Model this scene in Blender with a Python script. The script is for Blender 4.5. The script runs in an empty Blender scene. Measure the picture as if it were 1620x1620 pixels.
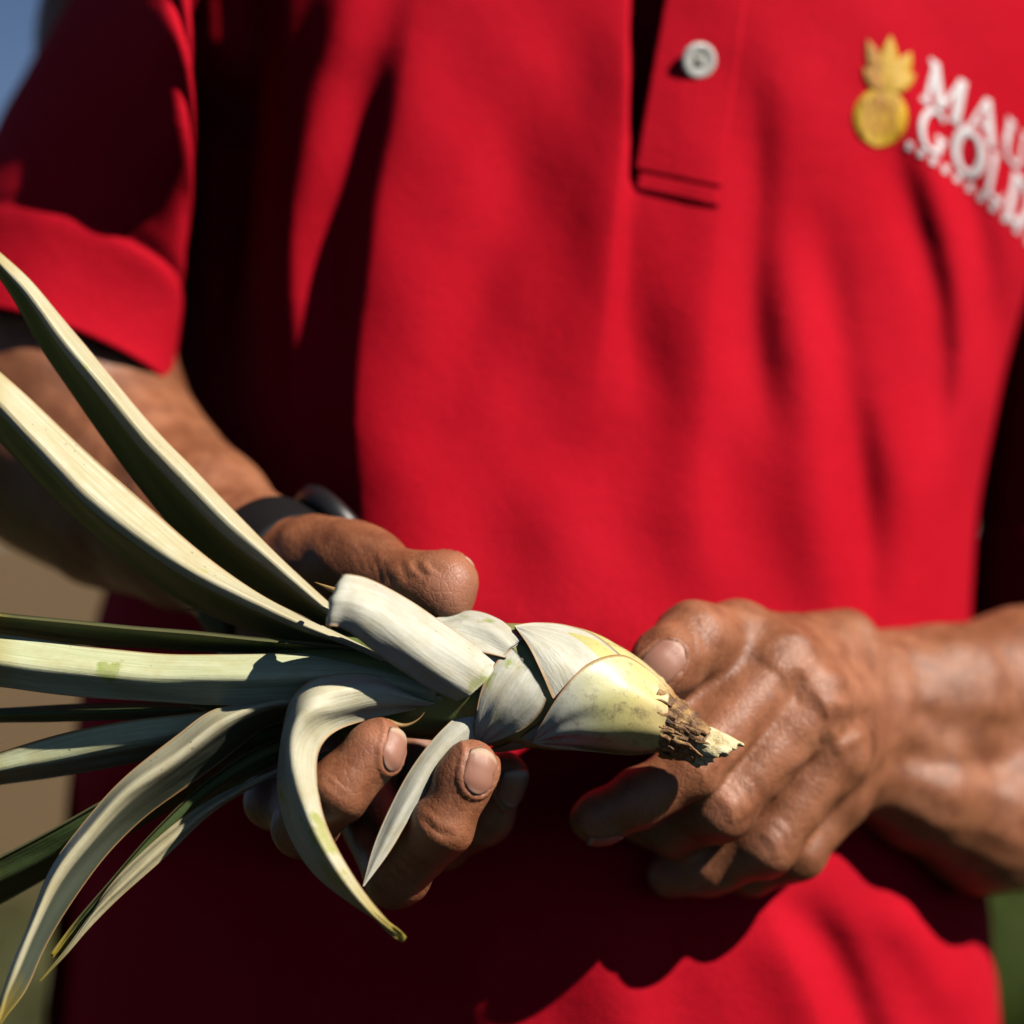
import bpy, math, random
import numpy as np
from mathutils import Vector

rng = np.random.default_rng(7)
random.seed(7)
scene = bpy.context.scene
col = scene.collection

# ------------------------------------------------------------------ camera, sky, sun, exposure
CAM_H = 1.08                      # height of the lens above the ground
FOCUS = 1.0                       # metres to the plane the lens is focused on
FRAME = 0.33                      # metres of that plane seen across the frame
K = FRAME / 1620.0
cam_d = bpy.data.cameras.new('camera')
cam = bpy.data.objects.new('camera', cam_d)
col.objects.link(cam)
cam.location = (0, -FOCUS, CAM_H)
cam.rotation_euler = (math.radians(90), 0, 0)
cam_d.sensor_width = 36
cam_d.lens = 36 * FOCUS / FRAME
cam_d.clip_start = 0.05
cam_d.clip_end = 3000
cam_d.dof.use_dof = True
cam_d.dof.focus_distance = FOCUS - 0.018
cam_d.dof.aperture_fstop = 3.8
cam_d.dof.aperture_blades = 9
scene.camera = cam

SUN_AZ, SUN_EL = 57.0, 40.0       # degrees to the right of the lens axis (behind camera), degrees up
a, e = math.radians(SUN_AZ), math.radians(SUN_EL)
SUN = Vector((math.sin(a) * math.cos(e), -math.cos(a) * math.cos(e), math.sin(e)))
world = bpy.data.worlds.new('World')
scene.world = world
world.use_nodes = True
wn = world.node_tree
sky = wn.nodes.new('ShaderNodeTexSky')
sky.sky_type = 'NISHITA'
sky.sun_disc = False
sky.sun_elevation = e
sky.sun_rotation = math.atan2(SUN.x, SUN.y)
sky.air_density = 0.38
sky.dust_density = 0.0
bg = wn.nodes['Background']
wn.links.new(sky.outputs[0], bg.inputs[0])
bg.inputs[1].default_value = 0.05
sd = bpy.data.lights.new('sun', 'SUN')
sd.energy = 5.0
sd.angle = math.radians(0.5)
sd.color = (1.0, 0.93, 0.82)
sun = bpy.data.objects.new('sun', sd)
col.objects.link(sun)
sun.rotation_euler = SUN.to_track_quat('Z', 'Y').to_euler()
sun.location = (2, -3, 4)

scene.view_settings.view_transform = 'Standard'
scene.view_settings.look = 'None'
scene.view_settings.exposure = 0.35
scene.view_settings.gamma = 1.0
scene.view_settings.use_curve_mapping = False
scene.render.engine = 'CYCLES'
scene.cycles.use_denoising = True
scene.cycles.max_bounces = 6
scene.cycles.diffuse_bounces = 0
scene.cycles.glossy_bounces = 2

# ------------------------------------------------------------------ helpers
def P(px, py, d):
    """a pixel of the 1620 frame and a distance d in mm behind the focus plane -> a point"""
    D = FOCUS + d * 0.001
    return np.array(((px - 810) * K * D, d * 0.001, CAM_H + (810 - py) * K * D))

def PA(arr):
    return np.array([P(*r[:3]) for r in arr])

def to_px(v):
    D = v[:, 1] + FOCUS
    return np.stack([810 + v[:, 0] / (K * D), 810 - (v[:, 2] - CAM_H) / (K * D)], 1)

def sstep(a, b, x):
    t = np.clip((x - a) / (b - a), 0, 1)
    return t * t * (3 - 2 * t)

def mesh_obj(name, v, f, mat, parent=None, uv=None, smooth=True, mats=None, fmat=None):
    me = bpy.data.meshes.new(name)
    if isinstance(f, np.ndarray):
        f = f.astype(np.int32)
        me.vertices.add(len(v)); me.vertices.foreach_set('co', np.asarray(v, dtype=np.float32).ravel())
        me.loops.add(f.size); me.loops.foreach_set('vertex_index', f.ravel())
        me.polygons.add(len(f)); me.polygons.foreach_set('loop_start', np.arange(0, f.size, 4, dtype=np.int32))
        me.update(calc_edges=True)
    else:
        me.from_pydata([tuple(p) for p in v], [], [tuple(int(q) for q in x) for x in f])
    for m in (mats or [mat]):
        me.materials.append(m)
    if fmat is not None:
        me.polygons.foreach_set('material_index', np.asarray(fmat, dtype=np.int32))
    me.polygons.foreach_set('use_smooth', np.full(len(me.polygons), smooth))
    if uv is not None:
        lay = me.uv_layers.new(name='leaf')
        li = np.zeros(len(me.loops), dtype=np.int32)
        me.loops.foreach_get('vertex_index', li)
        lay.data.foreach_set('uv', np.asarray(uv, dtype=np.float32)[li].ravel())
    me.update()
    o = bpy.data.objects.new(name, me)
    col.objects.link(o)
    if parent is not None:
        o.parent = parent
        o.matrix_parent_inverse = parent.matrix_world.inverted() if parent.type == 'EMPTY' else o.matrix_parent_inverse
    return o

def empty(name, loc, label, cat, group=None):
    o = bpy.data.objects.new(name, None)
    col.objects.link(o)
    o.location = loc
    bpy.context.view_layer.update()
    o['label'] = label
    o['category'] = cat
    if group:
        o['group'] = group
    return o

def catmull(pts, n):
    pts = np.asarray(pts, float)
    if len(pts) == 2:
        t = np.linspace(0, 1, n)[:, None]
        return pts[0] * (1 - t) + pts[1] * t
    seg = np.linalg.norm(np.diff(pts, axis=0), axis=1) ** 0.5
    T = np.concatenate([[0], np.cumsum(np.maximum(seg, 1e-9))])
    full = np.concatenate([[2 * pts[0] - pts[1]], pts, [2 * pts[-1] - pts[-2]]])
    TT = np.concatenate([[-(T[1] - T[0])], T, [2 * T[-1] - T[-2]]])
    out = []
    # parameter even along the chord length
    ch = np.concatenate([[0], np.cumsum(np.linalg.norm(np.diff(pts, axis=0), axis=1))])
    for s in np.linspace(0, ch[-1], n):
        i = min(max(np.searchsorted(ch, s, 'right') - 1, 0), len(pts) - 2)
        w = (s - ch[i]) / max(ch[i + 1] - ch[i], 1e-12)
        t = T[i] + w * (T[i + 1] - T[i])
        p0, p1, p2, p3 = full[i:i + 4]
        t0, t1, t2, t3 = TT[i:i + 4]
        A1 = (t1 - t) / (t1 - t0) * p0 + (t - t0) / (t1 - t0) * p1
        A2 = (t2 - t) / (t2 - t1) * p1 + (t - t1) / (t2 - t1) * p2
        A3 = (t3 - t) / (t3 - t2) * p2 + (t - t2) / (t3 - t2) * p3
        B1 = (t2 - t) / (t2 - t0) * A1 + (t - t0) / (t2 - t0) * A2
        B2 = (t3 - t) / (t3 - t1) * A2 + (t - t1) / (t3 - t1) * A3
        out.append((t2 - t) / (t2 - t1) * B1 + (t - t1) / (t2 - t1) * B2)
    return np.array(out)

def grid_faces(n, m, closed=False):
    I, J = np.meshgrid(np.arange(n - 1), np.arange(m if closed else m - 1), indexing='ij')
    I, J = I.ravel(), J.ravel(); J2 = (J + 1) % m
    return np.stack([I * m + J, I * m + J2, (I + 1) * m + J2, (I + 1) * m + J], 1)

def vnormals(v, f):
    f = np.asarray(f)
    n = np.zeros_like(v)
    c = np.cross(v[f[:, 2]] - v[f[:, 0]], v[f[:, 3]] - v[f[:, 1]])
    for k in range(4):
        np.add.at(n, f[:, k], c)
    return n / np.maximum(np.linalg.norm(n, axis=1, keepdims=True), 1e-12)

def line_field(q, line):
    """distance in px of points q to a polyline, its side (+ = right of travel) and 0..1 along it"""
    line = np.asarray(line, float)
    best = np.full(len(q), 1e9)
    side = np.zeros(len(q))
    tt = np.zeros(len(q))
    L = np.concatenate([[0], np.cumsum(np.linalg.norm(np.diff(line, axis=0), axis=1))])
    for i in range(len(line) - 1):
        a, b = line[i], line[i + 1]
        ab = b - a
        t = np.clip(((q - a) @ ab) / (ab @ ab), 0, 1)
        r = q - a - t[:, None] * ab
        d = np.hypot(r[:, 0], r[:, 1])
        m = d < best
        best[m] = d[m]
        cr = ab[0] * (q[:, 1] - a[1]) - ab[1] * (q[:, 0] - a[0])
        side[m] = np.sign(cr[m])
        tt[m] = ((L[i] + t * (L[i + 1] - L[i])) / L[-1])[m]
    return best, side, tt

# ------------------------------------------------------------------ materials
def nodes(name):
    m = bpy.data.materials.new(name)
    m.use_nodes = True
    nt = m.node_tree
    b = nt.nodes['Principled BSDF']
    return m, nt, b

def N(nt, typ, **kw):
    n = nt.nodes.new(typ)
    for k, v in kw.items():
        if k.startswith('i_'):
            n.inputs[k[2:].replace('_', ' ')].default_value = v
        else:
            setattr(n, k, v)
    return n

def ramp(nt, src, stops):
    r = nt.nodes.new('ShaderNodeValToRGB')
    r.color_ramp.elements[0].position = stops[0][0]
    r.color_ramp.elements[0].color = stops[0][1]
    r.color_ramp.elements[1].position = stops[-1][0]
    r.color_ramp.elements[1].color = stops[-1][1]
    for p, c in stops[1:-1]:
        el = r.color_ramp.elements.new(p)
        el.color = c
    nt.links.new(src, r.inputs[0])
    return r.outputs[0]

def mix(nt, fac, a, b, blend='MIX'):
    m = nt.nodes.new('ShaderNodeMix')
    m.data_type = 'RGBA'
    m.blend_type = blend
    for sock, val in ((m.inputs['Factor'], fac), (m.inputs['A'], a), (m.inputs['B'], b)):
        pass
    ins = [s for s in m.inputs if s.enabled]
    fs = m.inputs[0]; A = m.inputs[6]; B = m.inputs[7]
    for sock, val in ((fs, fac), (A, a), (B, b)):
        if isinstance(val, (int, float)):
            sock.default_value = val
        elif isinstance(val, tuple):
            sock.default_value = val
        else:
            nt.links.new(val, sock)
    return m.outputs[2]

def noise(nt, scale, detail=3, rough=0.55, coord=None, stretch=None):
    n = N(nt, 'ShaderNodeTexNoise')
    n.inputs['Scale'].default_value = scale
    n.inputs['Detail'].default_value = detail
    n.inputs['Roughness'].default_value = rough
    if coord is not None:
        if stretch:
            mp = N(nt, 'ShaderNodeMapping')
            mp.inputs['Scale'].default_value = stretch
            nt.links.new(coord, mp.inputs[0])
            coord = mp.outputs[0]
        nt.links.new(coord, n.inputs['Vector'])
    return n.outputs[0]

def bump(nt, b, h, strength, dist, prev=None):
    n = N(nt, 'ShaderNodeBump')
    n.inputs['Strength'].default_value = strength
    n.inputs['Distance'].default_value = dist
    nt.links.new(h, n.inputs['Height'])
    if prev is not None:
        nt.links.new(prev, n.inputs['Normal'])
    nt.links.new(n.outputs[0], b.inputs['Normal'])
    return n.outputs[0]

def c4(r, g, b): return (r, g, b, 1)
BLACK, WHITE = c4(0, 0, 0), c4(1, 1, 1)

def mat_fabric():
    m, nt, b = nodes('red_pique_knit')
    tc = N(nt, 'ShaderNodeTexCoord').outputs['Object']
    big = noise(nt, 9, 4, 0.6, tc)
    fine = noise(nt, 900, 2, 0.6, tc)
    c = ramp(nt, big, [(0.3, c4(0.46, 0.0040, 0.015)), (0.7, c4(0.54, 0.0075, 0.022))])
    f2 = ramp(nt, fine, [(0.3, c4(0.82, 0.82, 0.82)), (0.7, WHITE)])
    nt.links.new(mix(nt, 1.0, c, f2, 'MULTIPLY'), b.inputs['Base Color'])
    b.inputs['Roughness'].default_value = 0.85
    b.inputs['Specular IOR Level'].default_value = 0.06
    b.inputs['Sheen Weight'].default_value = 0.0
    b.inputs['Sheen Roughness'].default_value = 0.4
    b.inputs['Sheen Tint'].default_value = c4(1, 0.25, 0.22)
    v = N(nt, 'ShaderNodeTexVoronoi')
    v.inputs['Scale'].default_value = 1100
    nt.links.new(tc, v.inputs['Vector'])
    n1 = bump(nt, b, v.outputs['Distance'], 0.35, 0.0005)
    bump(nt, b, noise(nt, 60, 4, 0.6, tc), 0.25, 0.003, n1)
    return m

def mat_skin():
    m, nt, b = nodes('sun_tanned_skin')
    tc = N(nt, 'ShaderNodeTexCoord').outputs['Object']
    big = noise(nt, 26, 4, 0.6, tc)
    mid = noise(nt, 120, 4, 0.65, tc)
    c = ramp(nt, big, [(0.30, c4(0.20, 0.070, 0.032)), (0.5, c4(0.31, 0.118, 0.055)), (0.72, c4(0.41, 0.168, 0.090))])
    f = ramp(nt, mid, [(0.34, c4(0.60, 0.50, 0.46)), (0.60, WHITE)])
    c = mix(nt, 0.75, c, f, 'MULTIPLY')
    at = N(nt, 'ShaderNodeAttribute', attribute_name='pad')
    c = mix(nt, at.outputs['Fac'], c, c4(0.44, 0.19, 0.115))
    nt.links.new(c, b.inputs['Base Color'])
    b.inputs['Roughness'].default_value = 0.45
    b.inputs['Specular IOR Level'].default_value = 0.42
    b.inputs['Subsurface Weight'].default_value = 0.3
    b.inputs['Subsurface Radius'].default_value = (0.9, 0.3, 0.15)
    b.inputs['Subsurface Scale'].default_value = 0.004
    # pores and fine criss-cross lines
    v = N(nt, 'ShaderNodeTexVoronoi', feature='DISTANCE_TO_EDGE')
    v.inputs['Scale'].default_value = 1150
    nt.links.new(tc, v.inputs['Vector'])
    vr = ramp(nt, v.outputs['Distance'], [(0.0, BLACK), (0.22, WHITE)])
    n1 = bump(nt, b, vr, 0.22, 0.0002)
    v2 = N(nt, 'ShaderNodeTexVoronoi', feature='DISTANCE_TO_EDGE')
    v2.inputs['Scale'].default_value = 1.0
    mp = N(nt, 'ShaderNodeMapping')
    mp.inputs['Scale'].default_value = (420, 520, 300)
    mp.inputs['Rotation'].default_value = (0.3, 0.7, 0.2)
    nt.links.new(tc, mp.inputs[0])
    ds = N(nt, 'ShaderNodeVectorMath', operation='ADD')
    nn_ = N(nt, 'ShaderNodeTexNoise'); nn_.inputs['Scale'].default_value = 160
    nt.links.new(tc, nn_.inputs['Vector'])
    nt.links.new(mp.outputs[0], ds.inputs[0]); nt.links.new(nn_.outputs['Color'], ds.inputs[1])
    nt.links.new(ds.outputs[0], v2.inputs['Vector'])
    n1 = bump(nt, b, ramp(nt, v2.outputs['Distance'], [(0.0, BLACK), (0.16, WHITE)]), 0.22, 0.0004, n1)
    bump(nt, b, noise(nt, 420, 5, 0.7, tc), 0.35, 0.0005, n1)
    return m

def mat_nail():
    m, nt, b = nodes('fingernail')
    tc = N(nt, 'ShaderNodeTexCoord').outputs['UV']
    g = N(nt, 'ShaderNodeSeparateXYZ')
    nt.links.new(tc, g.inputs[0])
    c = ramp(nt, g.outputs[1], [(0.0, c4(0.52, 0.33, 0.25)), (0.14, c4(0.35, 0.155, 0.105)), (0.84, c4(0.37, 0.175, 0.12)), (0.93, c4(0.52, 0.36, 0.25)), (1.0, c4(0.50, 0.38, 0.26))])
    nt.links.new(c, b.inputs['Base Color'])
    b.inputs['Roughness'].default_value = 0.42
    w = noise(nt, 30, 2, 0.5, tc, (3, 0.15, 1))
    bump(nt, b, w, 0.25, 0.0006)
    return m

def mat_leaf(name, pale, pale2, green, rub, tip=True, tip0=0.86, half=None, margin=c4(0.36, 0.19, 0.065)):
    """waxy bloom over green: rubbed patches, long fibres, brown thin margins, dry tip"""
    m, nt, b = nodes(name)
    uv = N(nt, 'ShaderNodeUVMap', uv_map='leaf').outputs[0]
    tc = N(nt, 'ShaderNodeTexCoord').outputs['Object']
    g = N(nt, 'ShaderNodeSeparateXYZ')
    nt.links.new(uv, g.inputs[0])
    fib = noise(nt, 1.0, 4, 0.6, uv, (26, 5, 1))
    c = ramp(nt, fib, [(0.30, pale2), (0.66, pale)])
    patch = noise(nt, 42, 5, 0.62, tc)
    pm = ramp(nt, patch, [(rub, BLACK), (rub + 0.05, WHITE)])
    c = mix(nt, pm, c, green)
    stain = noise(nt, 95, 4, 0.7, tc)
    sm = ramp(nt, stain, [(0.46, BLACK), (0.72, c4(0.9, 0.9, 0.9))])
    c = mix(nt, sm, c, c4(pale[0] * 0.80, pale[1] * 0.74, pale[2] * 0.60))
    speck = N(nt, 'ShaderNodeTexVoronoi')
    speck.inputs['Scale'].default_value = 240
    nt.links.new(tc, speck.inputs['Vector'])
    sp = ramp(nt, speck.outputs['Distance'], [(0.04, c4(0.75, 0.75, 0.75)), (0.13, BLACK)])
    gate = ramp(nt, noise(nt, 60, 2, 0.5, tc), [(0.52, BLACK), (0.62, WHITE)])
    sp = mix(nt, 1.0, sp, gate, 'MULTIPLY')
    c = mix(nt, sp, c, c4(0.10, 0.075, 0.03))
    if half:                                    # shade painted into the colour of the leaf's lower half
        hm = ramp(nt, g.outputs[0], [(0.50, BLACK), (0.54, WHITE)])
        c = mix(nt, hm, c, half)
    # margins (u near 0 or 1) thin tan line
    ed = ramp(nt, g.outputs[0], [(0.0, WHITE), (0.022, c4(0.5, 0.5, 0.5)), (0.05, BLACK), (0.95, BLACK), (0.978, c4(0.5, 0.5, 0.5)), (1.0, WHITE)])
    c = mix(nt, ed, c, margin)
    if tip:
        # v runs 0 (base) .. 1 (tip)
        dt = ramp(nt, g.outputs[1], [(0.0, BLACK), (tip0, BLACK), (tip0 * 0.25 + 0.73, c4(0.8, 0.8, 0.8)), (1.0, WHITE)])
        c = mix(nt, dt, c, c4(0.32, 0.24, 0.035))
    nt.links.new(c, b.inputs['Base Color'])
    b.inputs['Roughness'].default_value = 0.5
    b.inputs['Specular IOR Level'].default_value = 0.3
    n1 = bump(nt, b, fib, 0.30, 0.0010)
    bump(nt, b, noise(nt, 160, 3, 0.6, tc), 0.2, 0.0008, n1)
    return m

def mat_plain(name, colr, rough=0.6, metal=0.0, nz=None, bumpv=None, spec=0.5):
    m, nt, b = nodes(name)
    tc = N(nt, 'ShaderNodeTexCoord').outputs['Object']
    if nz:
        sc, lo = nz
        n = noise(nt, sc, 4, 0.6, tc)
        c = ramp(nt, n, [(0.3, c4(colr[0] * lo, colr[1] * lo, colr[2] * lo)), (0.7, c4(*colr))])
        nt.links.new(c, b.inputs['Base Color'])
    else:
        b.inputs['Base Color'].default_value = c4(*colr)
    if bumpv:
        bump(nt, b, noise(nt, bumpv[0], 4, 0.65, tc), bumpv[1], bumpv[2])
    b.inputs['Roughness'].default_value = rough
    b.inputs['Metallic'].default_value = metal
    b.inputs['Specular IOR Level'].default_value = spec
    return m

M_FAB = mat_fabric()
M_SKIN = mat_skin()
M_NAIL = mat_nail()
M_BLOOM = mat_leaf('leaf_white_bloom', c4(0.61, 0.595, 0.51), c4(0.47, 0.465, 0.37), c4(0.30, 0.35, 0.11), 0.60, tip=False)
M_STRAP = mat_leaf('leaf_cream', c4(0.64, 0.59, 0.39), c4(0.50, 0.44, 0.24), c4(0.42, 0.44, 0.10), 0.66)
M_STRAP2 = mat_leaf('leaf_cream_painted_shade', c4(0.60, 0.555, 0.39), c4(0.43, 0.39, 0.23), c4(0.44, 0.44, 0.10), 0.66, half=c4(0.13, 0.14, 0.035))  # lower half darkened to green as painted shade
M_STRAP3 = mat_leaf('leaf_cream_painted_grey_shade', c4(0.58, 0.54, 0.38), c4(0.42, 0.39, 0.23), c4(0.44, 0.44, 0.10), 0.68, half=c4(0.10, 0.12, 0.085))  # lower half coloured grey-green to stand for the shade on it
M_PALEG = mat_leaf('leaf_pale_green', c4(0.60, 0.62, 0.40), c4(0.44, 0.48, 0.27), c4(0.26, 0.34, 0.08), 0.64)
M_TIP = mat_leaf('leaf_white_yellow_tip', c4(0.61, 0.58, 0.44), c4(0.48, 0.45, 0.30), c4(0.36, 0.38, 0.11), 0.60, tip0=0.70)
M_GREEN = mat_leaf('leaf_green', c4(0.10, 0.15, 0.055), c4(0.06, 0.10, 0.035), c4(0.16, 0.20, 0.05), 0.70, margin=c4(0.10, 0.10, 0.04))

# ------------------------------------------------------------------ ground
def mat_ground():
    m, nt, b = nodes('field_ground')
    tc = N(nt, 'ShaderNodeTexCoord').outputs['Object']
    g = N(nt, 'ShaderNodeSeparateXYZ')
    nt.links.new(tc, g.inputs[0])
    n1 = noise(nt, 0.6, 6, 0.6, tc)
    soil = ramp(nt, n1, [(0.3, c4(0.07, 0.045, 0.028)), (0.7, c4(0.12, 0.08, 0.045))])
    grass = ramp(nt, noise(nt, 2.2, 5, 0.65, tc), [(0.3, c4(0.03, 0.055, 0.012)), (0.7, c4(0.07, 0.12, 0.025))])
    track = ramp(nt, noise(nt, 3.0, 6, 0.65, tc), [(0.3, c4(0.115, 0.074, 0.036)), (0.7, c4(0.17, 0.115, 0.060))])
    # the pale dirt track runs away from the camera on the left of the field
    ma = N(nt, 'ShaderNodeMath', operation='MULTIPLY_ADD')
    nt.links.new(g.outputs[1], ma.inputs[0])
    ma.inputs[1].default_value = 0.06
    nt.links.new(g.outputs[0], ma.inputs[2])
    wob = N(nt, 'ShaderNodeMath', operation='MULTIPLY_ADD')
    nt.links.new(n1, wob.inputs[0]); wob.inputs[1].default_value = 0.5
    nt.links.new(ma.outputs[0], wob.inputs[2])
    cond = N(nt, 'ShaderNodeMapRange')
    nt.links.new(wob.outputs[0], cond.inputs['Value'])
    cond.inputs['From Min'].default_value = 0.9
    cond.inputs['From Max'].default_value = 0.2
    mb = N(nt, 'ShaderNodeMath', operation='MULTIPLY_ADD')
    nt.links.new(g.outputs[1], mb.inputs[0]); mb.inputs[1].default_value = 0.24
    nt.links.new(g.outputs[0], mb.inputs[2])
    cond2 = N(nt, 'ShaderNodeMapRange')
    nt.links.new(mb.outputs[0], cond2.inputs['Value'])
    cond2.inputs['From Min'].default_value = -1.6
    cond2.inputs['From Max'].default_value = -0.8
    mu = N(nt, 'ShaderNodeMath', operation='MULTIPLY')
    nt.links.new(cond.outputs[0], mu.inputs[0]); nt.links.new(cond2.outputs[0], mu.inputs[1])
    c = mix(nt, ramp(nt, noise(nt, 0.35, 4, 0.6, tc), [(0.35, BLACK), (0.55, WHITE)]), soil, grass)
    c = mix(nt, mu.outputs[0], c, track)
    nt.links.new(c, b.inputs['Base Color'])
    b.inputs['Roughness'].default_value = 0.95
    b.inputs['Specular IOR Level'].default_value = 0.1
    bump(nt, b, noise(nt, 14, 6, 0.7, tc), 0.6, 0.03)
    return m

gs = 900
ground = mesh_obj('ground', [(-gs, -gs, 0), (gs, -gs, 0), (gs, gs, 0), (-gs, gs, 0)], [(0, 1, 2, 3)], mat_ground())
ground['kind'] = 'structure'

# low leafy growth of the field behind, far out of focus
def ground_cover(name, x0, x1, y0, y1, n, label, hmax, colr):
    v, f = [], []
    for i in range(n):
        y = y0 + (y1 - y0) * random.random()
        x = (x0 + (x1 - x0) * random.random()) * (y + 1.0)
        for k in range(5):
            an = random.uniform(0, 6.283)
            L = random.uniform(0.4, 1.0) * hmax
            dx, dy = math.cos(an), math.sin(an)
            w = 0.018
            b0 = len(v)
            out = random.uniform(0.3, 0.9)
            v += [(x - dy * w, y + dx * w, 0), (x + dy * w, y - dx * w, 0),
                  (x + dx * L * out * .5 + dy * w, y + dy * L * out * .5 - dx * w, L * .6),
                  (x + dx * L * out * .5 - dy * w, y + dy * L * out * .5 + dx * w, L * .6),
                  (x + dx * L * out, y + dy * L * out, L * .75)]
            f += [(b0, b0 + 1, b0 + 2, b0 + 3), (b0 + 3, b0 + 2, b0 + 4)]
    o = mesh_obj(name, v, f, colr, smooth=False)
    o['kind'] = 'stuff'
    o['label'] = label
    o['category'] = 'plants'
    return o
M_WEED = mat_plain('field_leaves', (0.085, 0.125, 0.010), 0.5, nz=(3, 0.35))
ground_cover('ground_cover', 0.135, 0.32, 4.6, 16, 2600, 'blurred green leafy growth in the field behind the right elbow', 0.34, M_WEED)
M_WEED2 = mat_plain('field_dry_leaves', (0.13, 0.13, 0.035), 0.6, nz=(3, 0.4))
ground_cover('ground_cover', -0.26, -0.135, 4.2, 7.5, 420, 'blurred olive growth at the edge of the dirt track', 0.16, M_WEED2)

# ------------------------------------------------------------------ body: distance field -> one skin
def cone(a, b, ra, rb): return ('c', np.array(a), np.array(b), ra, rb)
def U(k, *ch): return ('u', k, list(ch))

def chain(pts, k=0.004):
    w = [P(*p[:3]) for p in pts]
    return U(k, *[cone(w[i], w[i + 1], pts[i][3] * 0.001, pts[i + 1][3] * 0.001) for i in range(len(pts) - 1)])

def leafs(t):
    if t[0] == 'c':
        return [t]
    return [q for ch in t[2] for q in leafs(ch)]

def ev(t, q, keep=None):
    if t[0] == 'c':
        if keep is not None and id(t) not in keep:
            return None
        _, a, b, ra, rb = t
        ab = (b - a)
        L = max(float(ab @ ab), 1e-12)
        r = q - a.astype(q.dtype)
        s = np.clip((r @ ab.astype(q.dtype)) / L, 0, 1)
        r = r - s[:, None] * ab.astype(q.dtype)
        return np.sqrt((r * r).sum(1)) - (ra + s * (rb - ra))
    k = t[1]
    out = None
    for ch in t[2]:
        d = ev(ch, q, keep)
        if d is None:
            continue
        if out is None:
            out = d
        else:
            h = np.maximum(k - np.abs(out - d), 0) / k
            out = np.minimum(out, d) - h * h * k * 0.25
    return out

def surface(tree, lo, hi, h, clip=None):
    """dense grid filled block by block, then surface nets"""
    lo = np.array(lo); hi = np.array(hi)
    n = np.ceil((hi - lo) / h).astype(int) + 1
    F = np.full(n, 1.0, np.float32)
    B = 20
    prim = leafs(tree)
    R = B * h * 0.87
    def centre(i, j, k):
        return lo + (np.array([i, j, k]) + np.minimum([i + B, j + B, k + B], n) - 1) * 0.5 * h
    cells = [(i, j, k) for i in range(0, n[0], B) for j in range(0, n[1], B) for k in range(0, n[2], B)]
    CC = np.array([centre(*q) for q in cells])
    near = np.stack([ev(p, CC) < R + 0.022 for p in prim], 1)
    for (i, j, k), row in zip(cells, near):
        if not row.any():
            continue
        e = np.minimum([i + B, j + B, k + B], n)
        keep = {id(p) for p, q in zip(prim, row) if q}
        g = np.stack(np.meshgrid(*[lo[a] + h * np.arange(s, t) for a, s, t in zip(range(3), (i, j, k), e)], indexing='ij'), -1)
        F[i:e[0], j:e[1], k:e[2]] = ev(tree, g.reshape(-1, 3).astype(np.float32), keep).reshape(g.shape[:3])
    if clip is not None:
        g = np.stack(np.meshgrid(*[lo[a] + h * np.arange(n[a]) for a in range(3)], indexing='ij'), -1)
        F = np.maximum(F, clip(g).astype(np.float32))
    S = F < 0
    c = np.zeros(n - 1, np.int8)
    offs = [(x, y, z) for x in (0, 1) for y in (0, 1) for z in (0, 1)]
    for x, y, z in offs:
        c += S[x:n[0] - 1 + x, y:n[1] - 1 + y, z:n[2] - 1 + z]
    act = (c > 0) & (c < 8)
    idx = np.full(act.shape, -1, np.int64)
    ijk = np.argwhere(act)
    idx[act] = np.arange(len(ijk))
    pos = np.zeros((len(ijk), 3)); cnt = np.zeros(len(ijk))
    for o in offs:
        for ax in range(3):
            if o[ax]:
                continue
            b = list(o); b[ax] = 1
            fa = F[ijk[:, 0] + o[0], ijk[:, 1] + o[1], ijk[:, 2] + o[2]]
            fb = F[ijk[:, 0] + b[0], ijk[:, 1] + b[1], ijk[:, 2] + b[2]]
            cr = (fa < 0) != (fb < 0)
            t = np.where(cr, fa / np.where(cr, fa - fb, 1), 0)
            p = np.tile(np.array(o, float), (len(ijk), 1))
            p[:, ax] += t
            pos += p * cr[:, None]; cnt += cr
    v = lo + (ijk + pos / cnt[:, None]) * h
    faces = []
    for ax in range(3):
        u, w = (ax + 1) % 3, (ax + 2) % 3
        sl0 = [slice(None)] * 3; sl1 = [slice(None)] * 3
        sl0[ax] = slice(0, -1); sl1[ax] = slice(1, None)
        d = S[tuple(sl0)] != S[tuple(sl1)]
        E = np.argwhere(d)
        E = E[(E[:, u] > 0) & (E[:, w] > 0) & (E[:, u] < n[u] - 1) & (E[:, w] < n[w] - 1)]
        q = []
        for du, dw in ((-1, -1), (0, -1), (0, 0), (-1, 0)):
            cc = E.copy(); cc[:, u] += du; cc[:, w] += dw
            q.append(idx[cc[:, 0], cc[:, 1], cc[:, 2]])
        q = np.stack(q, 1)
        inside = S[E[:, 0], E[:, 1], E[:, 2]]
        q[~inside] = q[~inside][:, ::-1]
        faces.append(q)
    f = np.concatenate(faces)
    return v, f[(f >= 0).all(1)]

def biggest(v, f):
    """keep the largest connected piece"""
    lab = np.arange(len(v))
    e = np.concatenate([f[:, [0, 1]], f[:, [1, 2]], f[:, [2, 3]]])
    while True:
        old = lab.copy()
        m = np.minimum(lab[e[:, 0]], lab[e[:, 1]])
        np.minimum.at(lab, e[:, 0], m); np.minimum.at(lab, e[:, 1], m)
        for k in range(4):
            lab = lab[lab]
        if (lab == old).all():
            break
    w = np.bincount(lab).argmax()
    keep = lab == w
    idx = np.cumsum(keep) - 1
    return v[keep], idx[f[keep[f].all(1)]]

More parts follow.
